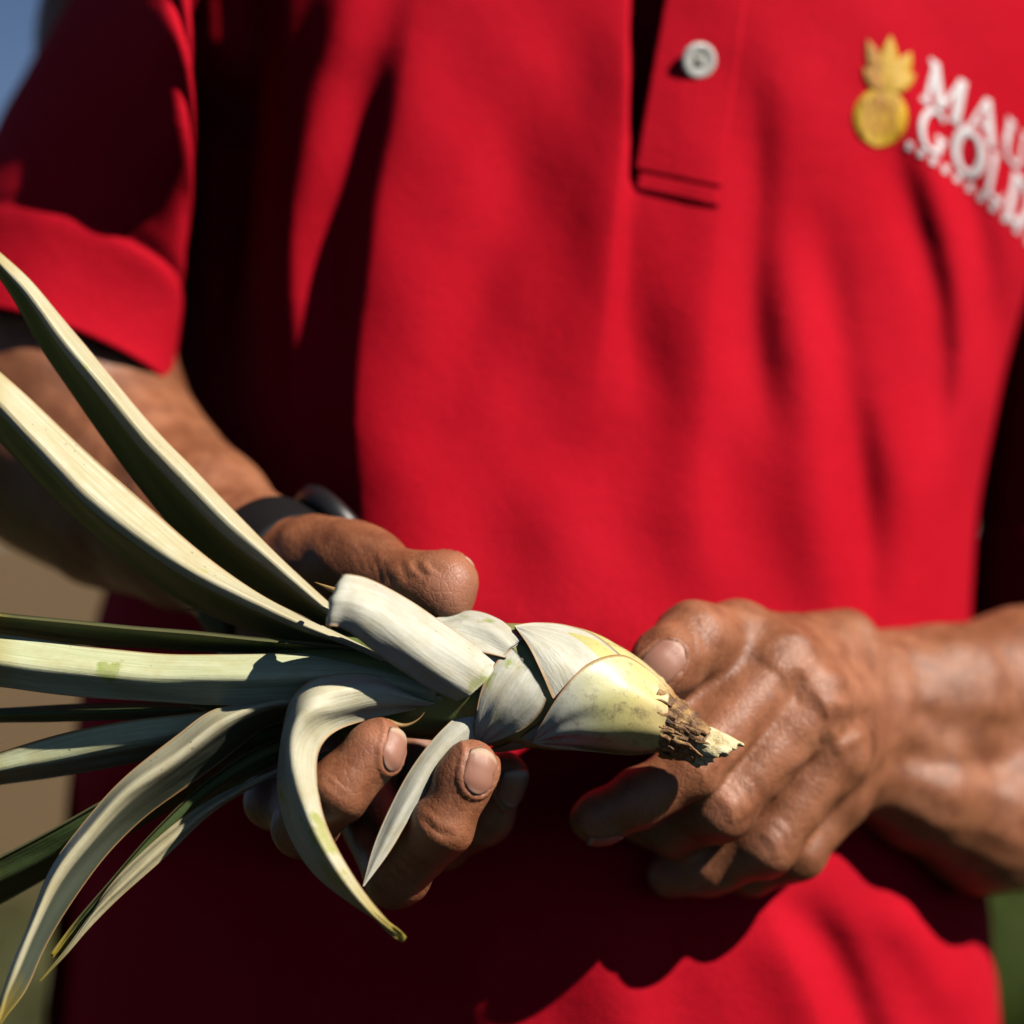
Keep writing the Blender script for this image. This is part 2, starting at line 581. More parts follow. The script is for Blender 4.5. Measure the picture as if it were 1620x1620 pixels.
def relax(v, f, it, lam=0.5):
    e = np.concatenate([f[:, [0, 1]], f[:, [1, 2]], f[:, [2, 3]], f[:, [3, 0]]])
    for k in range(it):
        s = np.zeros_like(v); c = np.zeros(len(v))
        np.add.at(s, e[:, 0], v[e[:, 1]]); np.add.at(c, e[:, 0], 1)
        np.add.at(s, e[:, 1], v[e[:, 0]]); np.add.at(c, e[:, 1], 1)
        v = v + lam * (s / np.maximum(c, 1)[:, None] - v)
    return v

# --- right hand (left in the picture): wraps the slip from behind, thumb on top, fingertips in front
R_FING = {
    'index':  [(650, 1180, 48, 11), (692, 1332, 32, 9.6), (768, 1292, 20, 8.8), (798, 1226, 14, 7.8)],
    'middle': [(560, 1235, 34, 11), (628, 1385, -8, 10.0), (698, 1308, -22, 9.5), (738, 1226, -22, 9.0), (746, 1208, -22, 7.6)],
    'ring':   [(480, 1215, 34, 11), (482, 1308, -8, 9.8), (535, 1250, -30, 9.6), (590, 1190, -27, 9.0), (604, 1172, -25, 7.2)],
    'little': [(425, 1185, 40, 10), (432, 1270, 18, 8.4), (472, 1290, 6, 7.8), (500, 1262, 4, 7.0)],
}
R_THUMB = [(440, 905, 50, 16), (500, 892, 38, 15), (556, 892, 26, 13.2), (588, 902, 20, 11.5), (640, 926, 10, 9.3), (690, 931, 5, 9.7), (707, 933, 4, 9.0)]
R_PALM = [[(440, 905, 62, 17), (650, 1180, 50, 12)], [(435, 915, 62, 17), (560, 1235, 40, 12)],
          [(425, 925, 64, 16), (480, 1215, 40, 12)], [(415, 930, 66, 15), (410, 1190, 46, 11.5)],
          [(450, 905, 52, 17), (560, 1010, 44, 15)]]
R_ARM = [(190, 40, 240, 26), (116, 330, 200, 27), (98, 480, 160, 38), (90, 606, 151, 43), (122, 706, 146, 42), (200, 772, 126, 35.5), (300, 830, 98, 28), (395, 890, 74, 22), (440, 918, 63, 19.5)]
right_hand = U(0.006, U(0.0015, *[chain(p) for p in R_FING.values()]), U(0.010, *[chain(p) for p in R_PALM]), U(0.005, chain(R_THUMB, 0.007), chain([(655, 920, 8, 8.2), (718, 912, 4, 6.6)]), chain([(665, 940, 7, 8), (706, 950, 3, 6.4)])))
right_arm = U(0.014, right_hand, chain(R_ARM, 0.012))

# --- left hand (right in the picture): back of the hand to the camera, thumb and fingers closing on the cut end
L_FING = {
    'index':  [(1238, 1048, 44, 11.8), (1092, 1214, 17, 10.2), (1008, 1266, 14, 9.2), (950, 1292, 14, 8.2), (938, 1296, 14, 7.4)],
    'middle': [(1284, 1114, 43, 12.2), (1140, 1278, 27, 10.8), (1070, 1312, 44, 9.2), (1015, 1300, 52, 8)],
    'ring':   [(1314, 1194, 50, 11.8), (1212, 1336, 41, 10.4), (1125, 1372, 48, 9.4), (1062, 1384, 54, 8.2)],
    'little': [(1320, 1262, 64, 10.8), (1262, 1352, 54, 8.8), (1190, 1378, 62, 8.0), (1140, 1380, 66, 7.2)],
}
L_THUMB = [(1330, 1030, 84, 15), (1235, 1038, 66, 13.5), (1166, 1012, 52, 12), (1098, 1012, 31, 11.8), (1054, 1050, 19, 11), (1038, 1064, 15, 9.6)]
L_PALM = [[(1238, 1048, 46, 12), (1375, 1078, 104, 15)], [(1284, 1114, 45, 12.4), (1385, 1115, 108, 16)],
          [(1314, 1194, 52, 12), (1390, 1150, 110, 16)], [(1320, 1262, 66, 11), (1395, 1180, 112, 15)],
          [(1168, 1020, 52, 12), (1215, 1085, 52, 12)], [(1122, 1086, 40, 9), (1215, 1070, 52, 13)], [(1066, 1146, 28, 8.5), (1180, 1098, 46, 12)],
          [(1240, 1140, 70, 13), (1360, 1110, 106, 16)]]
L_ARM = [(1390, 1112, 102, 22), (1480, 1105, 116, 24), (1625, 1095, 142, 29), (1740, 1085, 205, 36), (1800, 1000, 240, 42), (1780, 500, 262, 42), (1740, -150, 258, 40)]
L_ULNA = [(1372, 1205, 98, 16), (1450, 1240, 104, 21), (1560, 1285, 126, 27), (1690, 1280, 185, 32), (1790, 1150, 228, 38)]
left_hand = U(0.006, U(0.0015, *[chain(p) for p in L_FING.values()]), U(0.010, *[chain(p) for p in L_PALM]), chain(L_THUMB, 0.006))
left_arm = U(0.014, left_hand, U(0.012, chain(L_ARM, 0.012), chain(L_ULNA, 0.012)))

def crease(v, n, lines, facing=0.1):
    """creases, tendons and veins drawn on the camera side of the skin"""
    q = to_px(v)
    out = np.zeros(len(v))
    for pts, w, amp in lines:
        d, s, t = line_field(q, pts)
        m = np.exp(-(d / w) ** 2) * sstep(0, 0.15, t + 0.02) * sstep(0, 0.15, 1.02 - t)
        out += amp * 0.001 * m
    out *= sstep(facing, facing + 0.35, -n[:, 1])
    return v + n * out[:, None]

R_LINES = [
    # thumb: joint folds on top, web lines of the thenar
    ([(632, 884), (637, 903), (646, 920)], 3.2, -0.45), ([(644, 884), (650, 900), (662, 912)], 3.6, 0.5), ([(655, 885), (661, 901), (674, 912)], 3.0, -0.45),
    ([(668, 886), (675, 899), (688, 906)], 3.6, 0.5), ([(680, 888), (686, 899), (698, 904)], 3.0, -0.4),
    ([(606, 886), (614, 906), (622, 926)], 3.5, -0.4), ([(588, 876), (598, 900), (604, 922)], 3.5, -0.35), ([(570, 868), (582, 888), (588, 912)], 3.5, -0.3),
    ([(596, 872), (610, 892), (618, 912)], 3.5, 0.3), ([(552, 862), (566, 882), (572, 905)], 3, -0.25), ([(560, 852), (575, 870), (592, 876)], 3, -0.2),
    # middle finger: last joint
    ([(664, 1290), (690, 1316), (718, 1322)], 4, -0.32), ([(668, 1280), (698, 1306), (722, 1308)], 4, 0.18), ([(660, 1302), (684, 1328), (712, 1334)], 4, 0.15),
    ([(670, 1296), (696, 1320), (722, 1328)], 2.5, -0.3), ([(668, 1270), (692, 1290), (716, 1294)], 2.5, -0.25),
    ([(622, 1372), (640, 1392), (660, 1398)], 3, -0.45), ([(632, 1360), (652, 1380), (668, 1384)], 3, -0.4), ([(612, 1382), (628, 1402), (646, 1406)], 3, -0.35), ([(645, 1350), (662, 1368), (680, 1372)], 3, -0.3),
    # ring finger
    ([(512, 1228), (530, 1250), (552, 1262)], 4, -0.4), ([(520, 1218), (540, 1240), (562, 1250)], 3, -0.3),
]
L_LINES = [
    # thumb joint folds
    ([(1082, 985), (1098, 1010), (1102, 1040)], 4, -0.4), ([(1096, 975), (1114, 1003), (1118, 1032)], 4, -0.4), ([(1066, 998), (1080, 1020), (1086, 1050)], 4, -0.3), ([(1112, 970), (1128, 1000), (1130, 1030)], 4, -0.3),
    # tendons and knuckles on the back of the hand
    ([(1245, 1050), (1300, 1062), (1360, 1080)], 16, 0.6), ([(1290, 1112), (1330, 1112), (1380, 1116)], 15, 0.6), ([(1318, 1192), (1350, 1170), (1385, 1150)], 12, 0.9),
    ([(1275, 1085), (1310, 1090), (1360, 1100)], 13, -0.6), ([(1310, 1150), (1340, 1140), (1380, 1132)], 13, -0.6),
    ([(1200, 1030), (1240, 1005), (1290, 1010), (1340, 1030)], 7, 0.5), ([(1255, 1040), (1285, 1085), (1310, 1130), (1330, 1190)], 9, 0.6),
    ([(1190, 1040), (1230, 1070), (1240, 1100)], 8, -0.6),
    # gaps between the fingers
    ([(1245, 1098), (1225, 1125), (1170, 1182), (1112, 1243)], 6, -0.35), ([(1295, 1165), (1275, 1205), (1220, 1262), (1160, 1318)], 6, -0.35),
    # knuckle folds
    ([(1112, 1192), (1126, 1208), (1130, 1228)], 4, -0.4), ([(1124, 1180), (1140, 1196), (1146, 1214)], 4, -0.4), ([(1098, 1206), (1112, 1220), (1114, 1240)], 4, 0.5),
    ([(1152, 1244), (1170, 1264), (1172, 1292)], 4, -0.45), ([(1138, 1258), (1156, 1278), (1158, 1304)], 4, 0.5), ([(1164, 1234), (1182, 1252), (1188, 1276)], 4, -0.4), ([(1176, 1222), (1196, 1240), (1202, 1262)], 4, -0.3),
    ([(1220, 1302), (1240, 1322), (1244, 1348)], 4, -0.45), ([(1206, 1316), (1226, 1336), (1230, 1360)], 4, 0.5), ([(1232, 1290), (1252, 1310), (1258, 1334)], 4, -0.4),
    ([(1268, 1066), (1258, 1090), (1264, 1120)], 5, -0.4), ([(1306, 1130), (1294, 1158), (1300, 1186)], 5, -0.4),
    # forearm sinews
    ([(1400, 1040), (1500, 1020), (1620, 1010)], 20, 0.6), ([(1420, 1100), (1520, 1120), (1620, 1130)], 20, 0.4), ([(1400, 1200), (1480, 1205), (1620, 1215)], 24, -1.6),
]

def pad_value(v, spots):
    q = to_px(v)
    out = np.zeros(len(v))
    for x, y, r, a in spots:
        out = np.maximum(out, a * np.exp(-((q[:, 0] - x) ** 2 + (q[:, 1] - y) ** 2) / (r * r)))
    return out

def nail_frame(tree, base, tip, dorsal, length, width, back):
    """origin at the cuticle, axes along the finger, across it and out of it"""
    ax = tip - base; ax /= np.linalg.norm(ax)
    do = np.array(dorsal, float); do -= ax * (do @ ax); do /= np.linalg.norm(do)
    si = np.cross(ax, do)
    return dict(o=tip - ax * back, ax=ax, do=do, si=si, L=length, W=width)

def nail_mesh(tree, fr):
    n, m = 18, 17
    q = np.zeros((n * m, 3)); uv = []; add = np.zeros(n * m)
    for i in range(n):
        t = i / (n - 1)
        # rounded cuticle, nearly straight sides, softly rounded free edge
        w = fr['W'] * 0.5 * min(1.0, (1 - (1 - min(t / 0.30, 1)) ** 2) ** 0.5 * 0.42 + 0.58)
        for j in range(m):
            s = -1 + 2 * j / (m - 1)
            along = t * fr['L'] - 0.16 * fr['L'] * (s * s) * (t > 0.5) * (t - 0.5) * 2 + 0.10 * fr['L'] * (s * s) * (1 - t)
            q[i * m + j] = fr['o'] + fr['ax'] * along + fr['si'] * (s * w * (1 - 0.10 * max(t - 0.75, 0) * 4 * s * s)) + fr['do'] * 0.022
            add[i * m + j] = 0.00035 + 0.0005 * (1 - s * s) - 0.0004 * (1 - t)
            uv.append((0.5 + 0.5 * s, t))
    for k in range(26):                         # walk down onto the skin
        q = q - fr['do'] * (ev(tree, q) * 0.9)[:, None]
    pts = q + fr['do'] * add[:, None]
    v = np.array(pts); f = grid_faces(n, m)
    nn = vnormals(v, f)
    if (nn.mean(0) @ fr['do']) < 0:
        f = f[:, ::-1]; nn = -nn
    lower = v - fr['do'] * 0.0009
    off = len(v)
    f2 = list(f) + [tuple(off + q for q in reversed(x)) for x in f]
    ring = [j for j in range(m)] + [i * m + m - 1 for i in range(1, n)] + [(n - 1) * m + j for j in range(m - 2, -1, -1)] + [i * m for i in range(n - 2, 0, -1)]
    for a_, b_ in zip(ring, ring[1:] + ring[:1]):
        f2.append((a_, off + a_, off + b_, b_))
    return np.concatenate([v, lower]), f2, uv + uv

def nail_bed(v, n, fr):
    """skin fold raised round the nail, bed sunk under it"""
    r = v - fr['o']
    t = (r @ fr['ax']) / fr['L']; s = (r @ fr['si']) / (fr['W'] * 0.5); o = r @ fr['do']
    m = (n @ fr['do'] > -0.1) & (np.abs(o) < 0.02)
    tt = np.clip(0.5 - t, 0, 1) * 2                   # 0 mid nail .. 1 at cuticle
    rad = np.sqrt(np.where(t < 0.45, (np.clip(0.45 - t, 0, 9) / 0.45) ** 2, 0) + s * s)
    amp = 0.00095 * np.exp(-((rad - 1.16) / 0.13) ** 2) - 0.0006 * np.exp(-((rad - 0.98) / 0.08) ** 2)
    amp *= sstep(1.08, 0.85, t) * sstep(-0.6, -0.3, t)
    return v + n * (amp * m)[:, None]

NAILS = []
def add_nail(tree, pts, i0, i1, dorsal, L, W, back):
    fr = nail_frame(tree, P(*pts[i0][:3]), P(*pts[i1][:3]), dorsal, L * 0.001, W * 0.001, back * 0.001)
    NAILS.append((tree, fr))
    return fr
r_nails = [add_nail(right_arm, R_FING['middle'], 2, 4, (0.50, -0.82, 0.10), 14.0, 10.8, 7.6),
           add_nail(right_arm, R_FING['ring'], 2, 4, (0.66, -0.62, -0.10), 13.0, 10.6, 7.0),
           add_nail(right_arm, R_FING['index'], 2, 3, (0.6, -0.7, 0.0), 13.0, 11.5, 7.0),
           add_nail(right_arm, R_THUMB, 4, 6, (0.1, 0.75, 0.66), 14.0, 13.0, 8.0)]
l_nails = [add_nail(left_arm, L_THUMB, 3, 5, (-0.30, -0.92, -0.10), 13.5, 12.0, 4.5),
           add_nail(left_arm, L_FING['index'], 2, 4, (-0.6, -0.1, -0.85), 12.0, 10.5, 7.0)]

def bounds(pts, pad):
    w = np.array(pts)
    return w.min(0) - pad, w.max(0) + pad

body_v, body_f, body_pad = [], [], []
def add_skin(v, f, pad):
    off = sum(len(x) for x in body_v)
    body_v.append(v); body_f.append(f + off); body_pad.append(pad)

def build_arm(tree, pts, h, lines, nails, spots, zmax):
    lo, hi = bounds([P(*p[:3]) for p in pts], 0.055)
    hi[2] = min(hi[2], zmax)
    v, f = biggest(*surface(tree, lo, hi, h))
    v = relax(v, f, 3)
    n = vnormals(v, f)
    v = crease(v, n, lines)
    for fr in nails:
        v = nail_bed(v, n, fr)
    # low uneven swell so nothing is a perfect tube
    w = v * 1000
    sw = np.sin(w[:, 0] * 0.31 + w[:, 2] * 0.17) * np.sin(w[:, 2] * 0.27 - w[:, 1] * 0.21) * np.sin(w[:, 1] * 0.23 + 1.3)
    v = v + n * (sw * 0.00045)[:, None]
    add_skin(v, f, pad_value(v, spots))

r_all = [p for c_ in R_FING.values() for p in c_] + R_THUMB + [p for c_ in R_PALM for p in c_] + R_ARM[2:]
build_arm(right_arm, r_all, 0.0011, R_LINES, r_nails,
          [(715, 935, 45, 0.9), (745, 1200, 40, 0.6), (600, 1170, 40, 0.6), (640, 1190, 30, 0.8)], P(0, 330, 196)[2])
l_all = [p for c_ in L_FING.values() for p in c_] + L_THUMB + [p for c_ in L_PALM for p in c_] + L_ARM[:4] + L_ULNA[:4]
build_arm(left_arm, l_all, 0.0013, L_LINES, l_nails, [(1040, 1070, 40, 0.5), (1140, 1290, 30, 0.4), (1215, 1345, 30, 0.4)], 9)

# trunk, shoulders, neck and head under and above the shirt, on a coarser grid
TC = 232                                    # mm, depth of the trunk's centre
def W3(x, y, z): return np.array((x, y, z))
trunk = U(0.03,
          cone(W3(0.005, .235, CAM_H - .22), W3(0.010, .235, CAM_H + .02), 0.078, 0.085),
          cone(W3(-.055, .250, CAM_H - .2), W3(-.03, .250, CAM_H + .22), 0.062, 0.062),
          cone(W3(.085, .245, CAM_H - .2), W3(.09, .245, CAM_H + .22), 0.075, 0.075),
          cone(W3(-.09, .25, CAM_H + .34), W3(.17, .25, CAM_H + .34), 0.045, 0.045),
          cone(W3(.03, .245, CAM_H + .36), W3(.03, .20, CAM_H + .48), 0.062, 0.058),
          cone(P(*R_ARM[0][:3]), W3(-.10, .250, CAM_H + .33), .027, .036),
          cone(P(*R_ARM[0][:3]), P(*R_ARM[1][:3]), .025, .026),
          cone(P(1740, -150, 258), W3(.17, .25, CAM_H + .33), .038, .042),
          cone(P(1740, -150, 258), P(1780, 500, 262), .039, .041), cone(P(1780, 500, 262), P(1800, 1000, 240), .041, .041), cone(P(1800, 1000, 240), P(1740, 1085, 205), .041, .035))
HX, HY, HZ = 0.02, 0.135, CAM_H + 0.575     # head bent forward over the hands
head = U(0.025,
         cone(W3(HX, HY + .03, HZ + .035), W3(HX, HY + .055, HZ + .045), 0.084, 0.086),
         cone(W3(HX, HY - .012, HZ - .02), W3(HX, HY - .035, HZ - .075), 0.066, 0.044),
         cone(W3(HX - .03, HY - .02, HZ - .07), W3(HX + .03, HY - .02, HZ - .07), 0.036, 0.036))
face = U(0.010, head,
         cone(W3(HX, HY - .078, HZ + .005), W3(HX, HY - .105, HZ - .042), 0.009, 0.013),
         cone(W3(HX - .035, HY - .068, HZ + .018), W3(HX + .035, HY - .068, HZ + .018), 0.012, 0.012),
         cone(W3(HX - .02, HY - .086, HZ - .078), W3(HX + .02, HY - .086, HZ - .078), 0.008, 0.008),
         cone(W3(HX - .086, HY + .03, HZ + .01), W3(HX - .084, HY + .025, HZ - .04), 0.012, 0.009),
         cone(W3(HX + .086, HY + .03, HZ + .01), W3(HX + .084, HY + .025, HZ - .04), 0.012, 0.009))
full = U(0.035, trunk, face)
tv, tf = surface(full, (-.33, .0, CAM_H - .36), (.40, .40, CAM_H + .76), 0.006)
tv, tf = biggest(tv, tf)
tv = relax(tv, tf, 1)
add_skin(tv, tf, np.zeros(len(tv)))
def join_skin(k):
    """close the skin between an arm and the trunk, inside the sleeve"""
    fa = body_f[k]; va = np.concatenate(body_v)
    c = va[fa].mean(1)
    a_ = fa[np.argmax(c[:, 2])] if k == 0 else fa[np.argmax(c[:, 0])]
    ft = body_f[2]
    b_ = ft[np.argmin(np.linalg.norm(va[ft].mean(1) - va[a_].mean(0), axis=1))]
    body_f.append(np.array([[a_[0], a_[1], b_[1], b_[0]], [a_[2], a_[3], b_[3], b_[2]]]))
join_skin(0); join_skin(1)
person = mesh_obj('person', np.concatenate(body_v), np.concatenate(body_f), M_SKIN)
at = person.data.attributes.new('pad', 'FLOAT', 'POINT')
at.data.foreach_set('value', np.concatenate(body_pad).astype(np.float32))
person['label'] = 'person in a red polo shirt holding a pineapple slip in both hands'
person['category'] = 'person'
for tree, fr in NAILS:
    v, f, uv = nail_mesh(tree, fr)
    mesh_obj('fingernail', v, f, M_NAIL, person, uv=uv)
M_HAIR = mat_plain('dark_hair', (0.02, 0.015, 0.012), 0.55, nz=(60, 0.4), bumpv=(300, 0.6, 0.004))
hv, hf = surface(U(0.03, cone(W3(HX, HY + .045, HZ + .055), W3(HX, HY + .065, HZ + .045), 0.092, 0.092), cone(W3(HX, HY + .085, HZ + .0), W3(HX, HY + .085, HZ - .03), 0.066, 0.05)),
                 (HX - .12, HY - .10, HZ - .12), (HX + .12, HY + .20, HZ + .18), 0.006)
mesh_obj('hair', hv, hf, M_HAIR, person)

# ------------------------------------------------------------------ polo shirt
ZS = np.array([-.40, -.30, -.20, -.155, -.115, -.075, -.045, .0, .05, .10, .20, .28, .33, .365, .40])     # z relative to the lens
XL = np.array([-.190, -.189, -.186, -.181, -.177, -.172, -.166, -.152, -.146, -.143, -.150, -.165, -.155, -.120, -.055])
XR = np.array([.194, .193, .191, .187, .184, .181, .179, .182, .192, .206, .222, .220, .208, .180, .115])
AW = (XR - XL) / 2
XC = (XR + XL) / 2
BF = np.array([.150, .158, .167, .170, .168, .160, .154, .147, .139, .131, .118, .108, .090, .070, .055])  # depth to the front
BB = np.array([.105, .105, .10, .10, .10, .10, .10, .10, .10, .105, .11, .108, .09, .07, .055])

FOLDS = [  # polyline in px, height mm, reach left px, reach right px
    ([(690, -160), (655, 60), (618, 260), (588, 450), (570, 620), (572, 760), (590, 920), (596, 1150), (580, 1400), (560, 1700)], 11, 40, 160),
    ([(640, -40), (575, 180), (530, 330), (512, 470), (520, 640)], -5, 54, 40),
    ([(590, -160), (540, 40), (490, 240), (458, 420), (445, 620)], 9, 46, 70),
    ([(400, -160), (400, 100), (370, 350), (330, 600)], -16, 40, 30),
    # placket and chest
    ([(990, -100), (985, 200), (975, 320), (960, 470), (930, 640)], 5, 70, 16),
    ([(1003, 300), (997, 440), (1015, 660)], -2.6, 26, 44),
    ([(850, 80), (800, 330), (730, 560), (660, 760)], -4, 60, 60),
    ([(1190, 60), (1196, 260), (1192, 420), (1200, 580), (1230, 740)], -4.6, 44, 34),
    ([(1135, 280), (1120, 480), (1100, 700), (1115, 1000)], 4, 60, 40),
    ([(1250, 340), (1258, 520), (1282, 700), (1310, 900), (1330, 1100)], 5, 56, 46),
    ([(1290, 300), (1330, 560), (1360, 760), (1380, 1000)], -4.5, 30, 40),
    ([(1395, 180), (1440, 330), (1480, 470), (1490, 620), (1470, 800)], -5, 34, 26),
    ([(1400, 60), (1470, 250), (1520, 420), (1530, 580), (1500, 740), (1470, 980)], 6, 38, 26),
    ([(1490, 160), (1540, 330), (1568, 480), (1560, 640)], -7, 32, 32),
    ([(1352, 560), (1366, 800), (1376, 1100)], -3.4, 36, 30),
    ([(1420, 600), (1438, 840), (1448, 1100)], 3, 40, 34),
    # belly and hem
    ([(1180, 1400), (1240, 1500), (1300, 1640), (1340, 1800)], 6, 60, 30),
    ([(1230, 1390), (1310, 1500), (1370, 1640), (1400, 1800)], -8, 34, 40),
    ([(1370, 1400), (1460, 1500), (1540, 1640)], 5, 40, 40),
    ([(960, 1400), (1000, 1560), (1010, 1800)], 3, 70, 60),
    ([(880, 700), (900, 900), (880, 1100)], 4, 130, 140),
]

FOLD_CURVES = [(catmull([np.append(p, 0) for p in f_[0]], 12)[:, :2],) + f_[1:] for f_ in FOLDS]

def rest(z):
    zr = z - CAM_H
    zs = np.linspace(-.46, .46, 800)
    ker = np.hanning(45); ker /= ker.sum()
    return tuple(np.interp(zr, zs, np.convolve(np.pad(np.interp(zs, ZS, q), 22, 'edge'), ker, 'valid')) for q in (AW, XC, BF, BB))

NE = 2.25
def fold_disp(x, y, z):
    q = to_px(np.stack([x, y, z], 1))
    out = np.zeros(len(x))
    for pts, amp, wl, wr in FOLD_CURVES:
        d, s, t = line_field(q, pts)
        # travel is downwards, so the right of travel in px (y down) is screen left
        w = np.where(s > 0, wl, wr)
        out += amp * 0.001 * np.exp(-(d / w) ** 2) * sstep(0, 0.34, t + .01) * sstep(0, 0.34, 1.01 - t)
    # slit of the open placket: wedge with steep walls
    sx = 1001 + (q[:, 1] - 300) * 0.0
    half = np.clip((300 - q[:, 1]) / 300 * 31, 0, 40)
    c0 = 1001 + half
    slit = sstep(half + 5, half - 1, np.abs(q[:, 0] - c0)) * sstep(305, 270, q[:, 1]) * (q[:, 1] > -420)
    out -= 0.026 * slit * sstep(0, 10, half + 3)
    # the cloth falls back on the shaded flank
    out -= 0.030 * sstep(640, 180, q[:, 0]) * sstep(520, 900, q[:, 1])
    out -= 0.034 * sstep(470, 330, q[:, 0]) * sstep(900, 520, q[:, 1]) * sstep(60, 220, q[:, 1])
    # below the belly the cloth swings back to the shaded side
    out -= 0.052 * sstep(800, 430, q[:, 0]) * sstep(1180, 1420, q[:, 1]) * (1 - 0.4 * sstep(640, 180, q[:, 0]))
    # broad uneven drape
    out += 0.0016 * np.sin(q[:, 0] * 0.011 + q[:, 1] * 0.004) * np.sin(q[:, 1] * 0.006 + 1.0)
    out += 0.0009 * np.sin(q[:, 0] * 0.031 - q[:, 1] * 0.007 + 2) * np.sin(q[:, 1] * 0.013)
    return out

def shirt_y(x, z):
    """front of the shirt at a place on it"""
    A, X, B, _ = rest(z)
    u = np.clip(np.abs((x - X) / A), 0, 0.999)
    y = 0.001 * TC - B * (1 - u ** NE) ** (1 / NE)
    return y - fold_disp(x, y, z)

def on_shirt(px, py, lift=0.0):
    px = np.asarray(px, float); py = np.asarray(py, float)
    y = np.full(px.shape, 0.11)
    for k in range(14):
        D = FOCUS + y
        y = 0.6 * y + 0.4 * shirt_y((px - 810) * K * D, CAM_H + (810 - py) * K * D)
    D = FOCUS + y - lift
    return np.stack([(px - 810) * K * D, y - lift, CAM_H + (810 - py) * K * D], 1)

nz_, nt_ = 380, 760
zz = CAM_H + np.linspace(-.40, .40, nz_)
th = np.concatenate([np.linspace(-math.pi / 2, math.pi / 2, 620, endpoint=False), np.linspace(math.pi / 2, 1.5 * math.pi, 140, endpoint=False)])
ZZ, TH = np.meshgrid(zz, th, indexing='ij')
A, X, B, B2 = rest(ZZ.ravel())
t_ = TH.ravel()
sx, cy = np.sin(t_), np.cos(t_)
ex = np.sign(sx) * np.abs(sx) ** (2 / NE); ey = np.sign(cy) * np.abs(cy) ** (2 / NE)
vx = X + A * ex
vy = 0.001 * TC - np.where(ey > 0, B, B2) * ey
vz = ZZ.ravel()
front = sstep(-0.05, 0.25, cy)
dsp = fold_disp(vx, vy, vz)
vy = vy - dsp * front
shirt = mesh_obj('polo_shirt', np.stack([vx, vy, vz], 1), grid_faces(nz_, nt_, True), M_FAB, person)
shirt['label'] = 'bright red knit polo shirt with draped vertical folds'

def sleeve(path, hem_dir, n_len, amps, seed, flat=1.0, turn=0.0):
    """tube of cloth along a path of (px,py,d,r); hem slanted, turned-up and stitched"""
    pts = catmull([np.append(P(*p[:3]), p[3] * 0.001) for p in path], n_len)
    nc = 150
    v = []
    up = np.array((0, -1.0, 0))
    r_ = np.random.default_rng(seed)
    ph = r_.uniform(0, 6.28, 8)
    for i, p in enumerate(pts):
        a_ = pts[min(i + 1, n_len - 1)][:3] - pts[max(i - 1, 0)][:3]
        a_ /= np.linalg.norm(a_)
        s = np.cross(up, a_); s /= np.linalg.norm(s)
        u = np.cross(a_, s)
        t = i / (n_len - 1)
        for j in range(nc):
            w = 2 * math.pi * j / nc
            r = p[3]
            fold = sum(amps[k] * math.sin((k + 2) * w + ph[k] + 2.2 * t * (k - 1)) for k in range(3))
            cross = amps[3] * math.sin(t * 52 + 3.0 * math.sin(w * 2 + ph[4]) + 1.7 * math.sin(w * 5 + t * 9) + ph[3]) * (0.4 + 0.6 * math.sin(w * 1.0 + ph[5])) * math.sin(math.pi * min(t * 1.15, 1)) ** 1
            hemt = (t - 0.865) / 0.012
            r = r + fold + cross - 0.0011 * math.exp(-hemt * hemt) + (0.0008 if t > 0.87 else 0)
            q = p[:3] + (s * math.cos(w) + u * math.sin(w) * flat) * r
            q[1] -= turn * float(sstep(0.05, 0.36, t)) * (1 - 0.86 * float(sstep(0.46, 1.0, t))) * (q[0] - p[0])
            q = q + np.array(hem_dir(math.cos(w), math.sin(w))) * t ** 3
            v.append(q)
    f = grid_faces(n_len, nc, True)
    o = mesh_obj('sleeve', np.array(v), f, M_FAB, shirt)
    md = o.modifiers.new('thickness', 'SOLIDIFY')
    md.thickness = 0.0022
    md.offset = 0
    return o

sleeve([(380, -420, 250, 60), (250, -200, 245, 46), (184, 40, 226, 41), (130, 250, 190, 51), (88, 420, 170, 52), (50, 585, 156, 52)],
       lambda c, s: (0, 0, 0.0), 180, (0.0022, 0.0016, 0.0010, 0.0034), 3, turn=2.7)
sleeve([(1600, -420, 250, 60), (1690, -200, 258, 52), (1740, 40, 264, 50), (1770, 250, 266, 52), (1782, 500, 264, 56), (1788, 760, 256, 60), (1782, 1050, 250, 64)],
       lambda c, s: (0, 0, 0), 120, (0.002, 0.0015, 0.001, 0.0016), 5)

# placket: the flap on the right of the slit, its turned end and stitching
def patch(name, quad, lift0, lift1, n, m, mat, parent, thick, bulge=0):
    """quad = px corners (top-left, top-right, bottom-right, bottom-left) laid on the cloth with thickness"""
    q = np.array(quad, float)
    S, T = np.meshgrid(np.linspace(0, 1, m), np.linspace(0, 1, n))
    s, t = S.ravel()[:, None], T.ravel()[:, None]
    px = (1 - t) * ((1 - s) * q[0] + s * q[1]) + t * ((1 - s) * q[3] + s * q[2])
    s, t = s[:, 0], t[:, 0]
    lift = lift0 + (lift1 - lift0) * t + bulge * np.sin(math.pi * s)
    # laid flat across: take the cloth's depth clear of the slit
    base = on_shirt(np.maximum(px[:, 0], 1075 if name == 'placket' else -9e9), px[:, 1])
    y = base[:, 1] - lift * 0.001
    D = FOCUS + y
    v = np.stack([(px[:, 0] - 810) * K * D, y, CAM_H + (810 - px[:, 1]) * K * D], 1)
    f = grid_faces(n, m)
    f = [x[::-1] for x in f]
    o = mesh_obj(name, v, f, mat, parent)
    md = o.modifiers.new('thickness', 'SOLIDIFY')
    md.thickness = thick * 0.001
    md.offset = -1
    return o

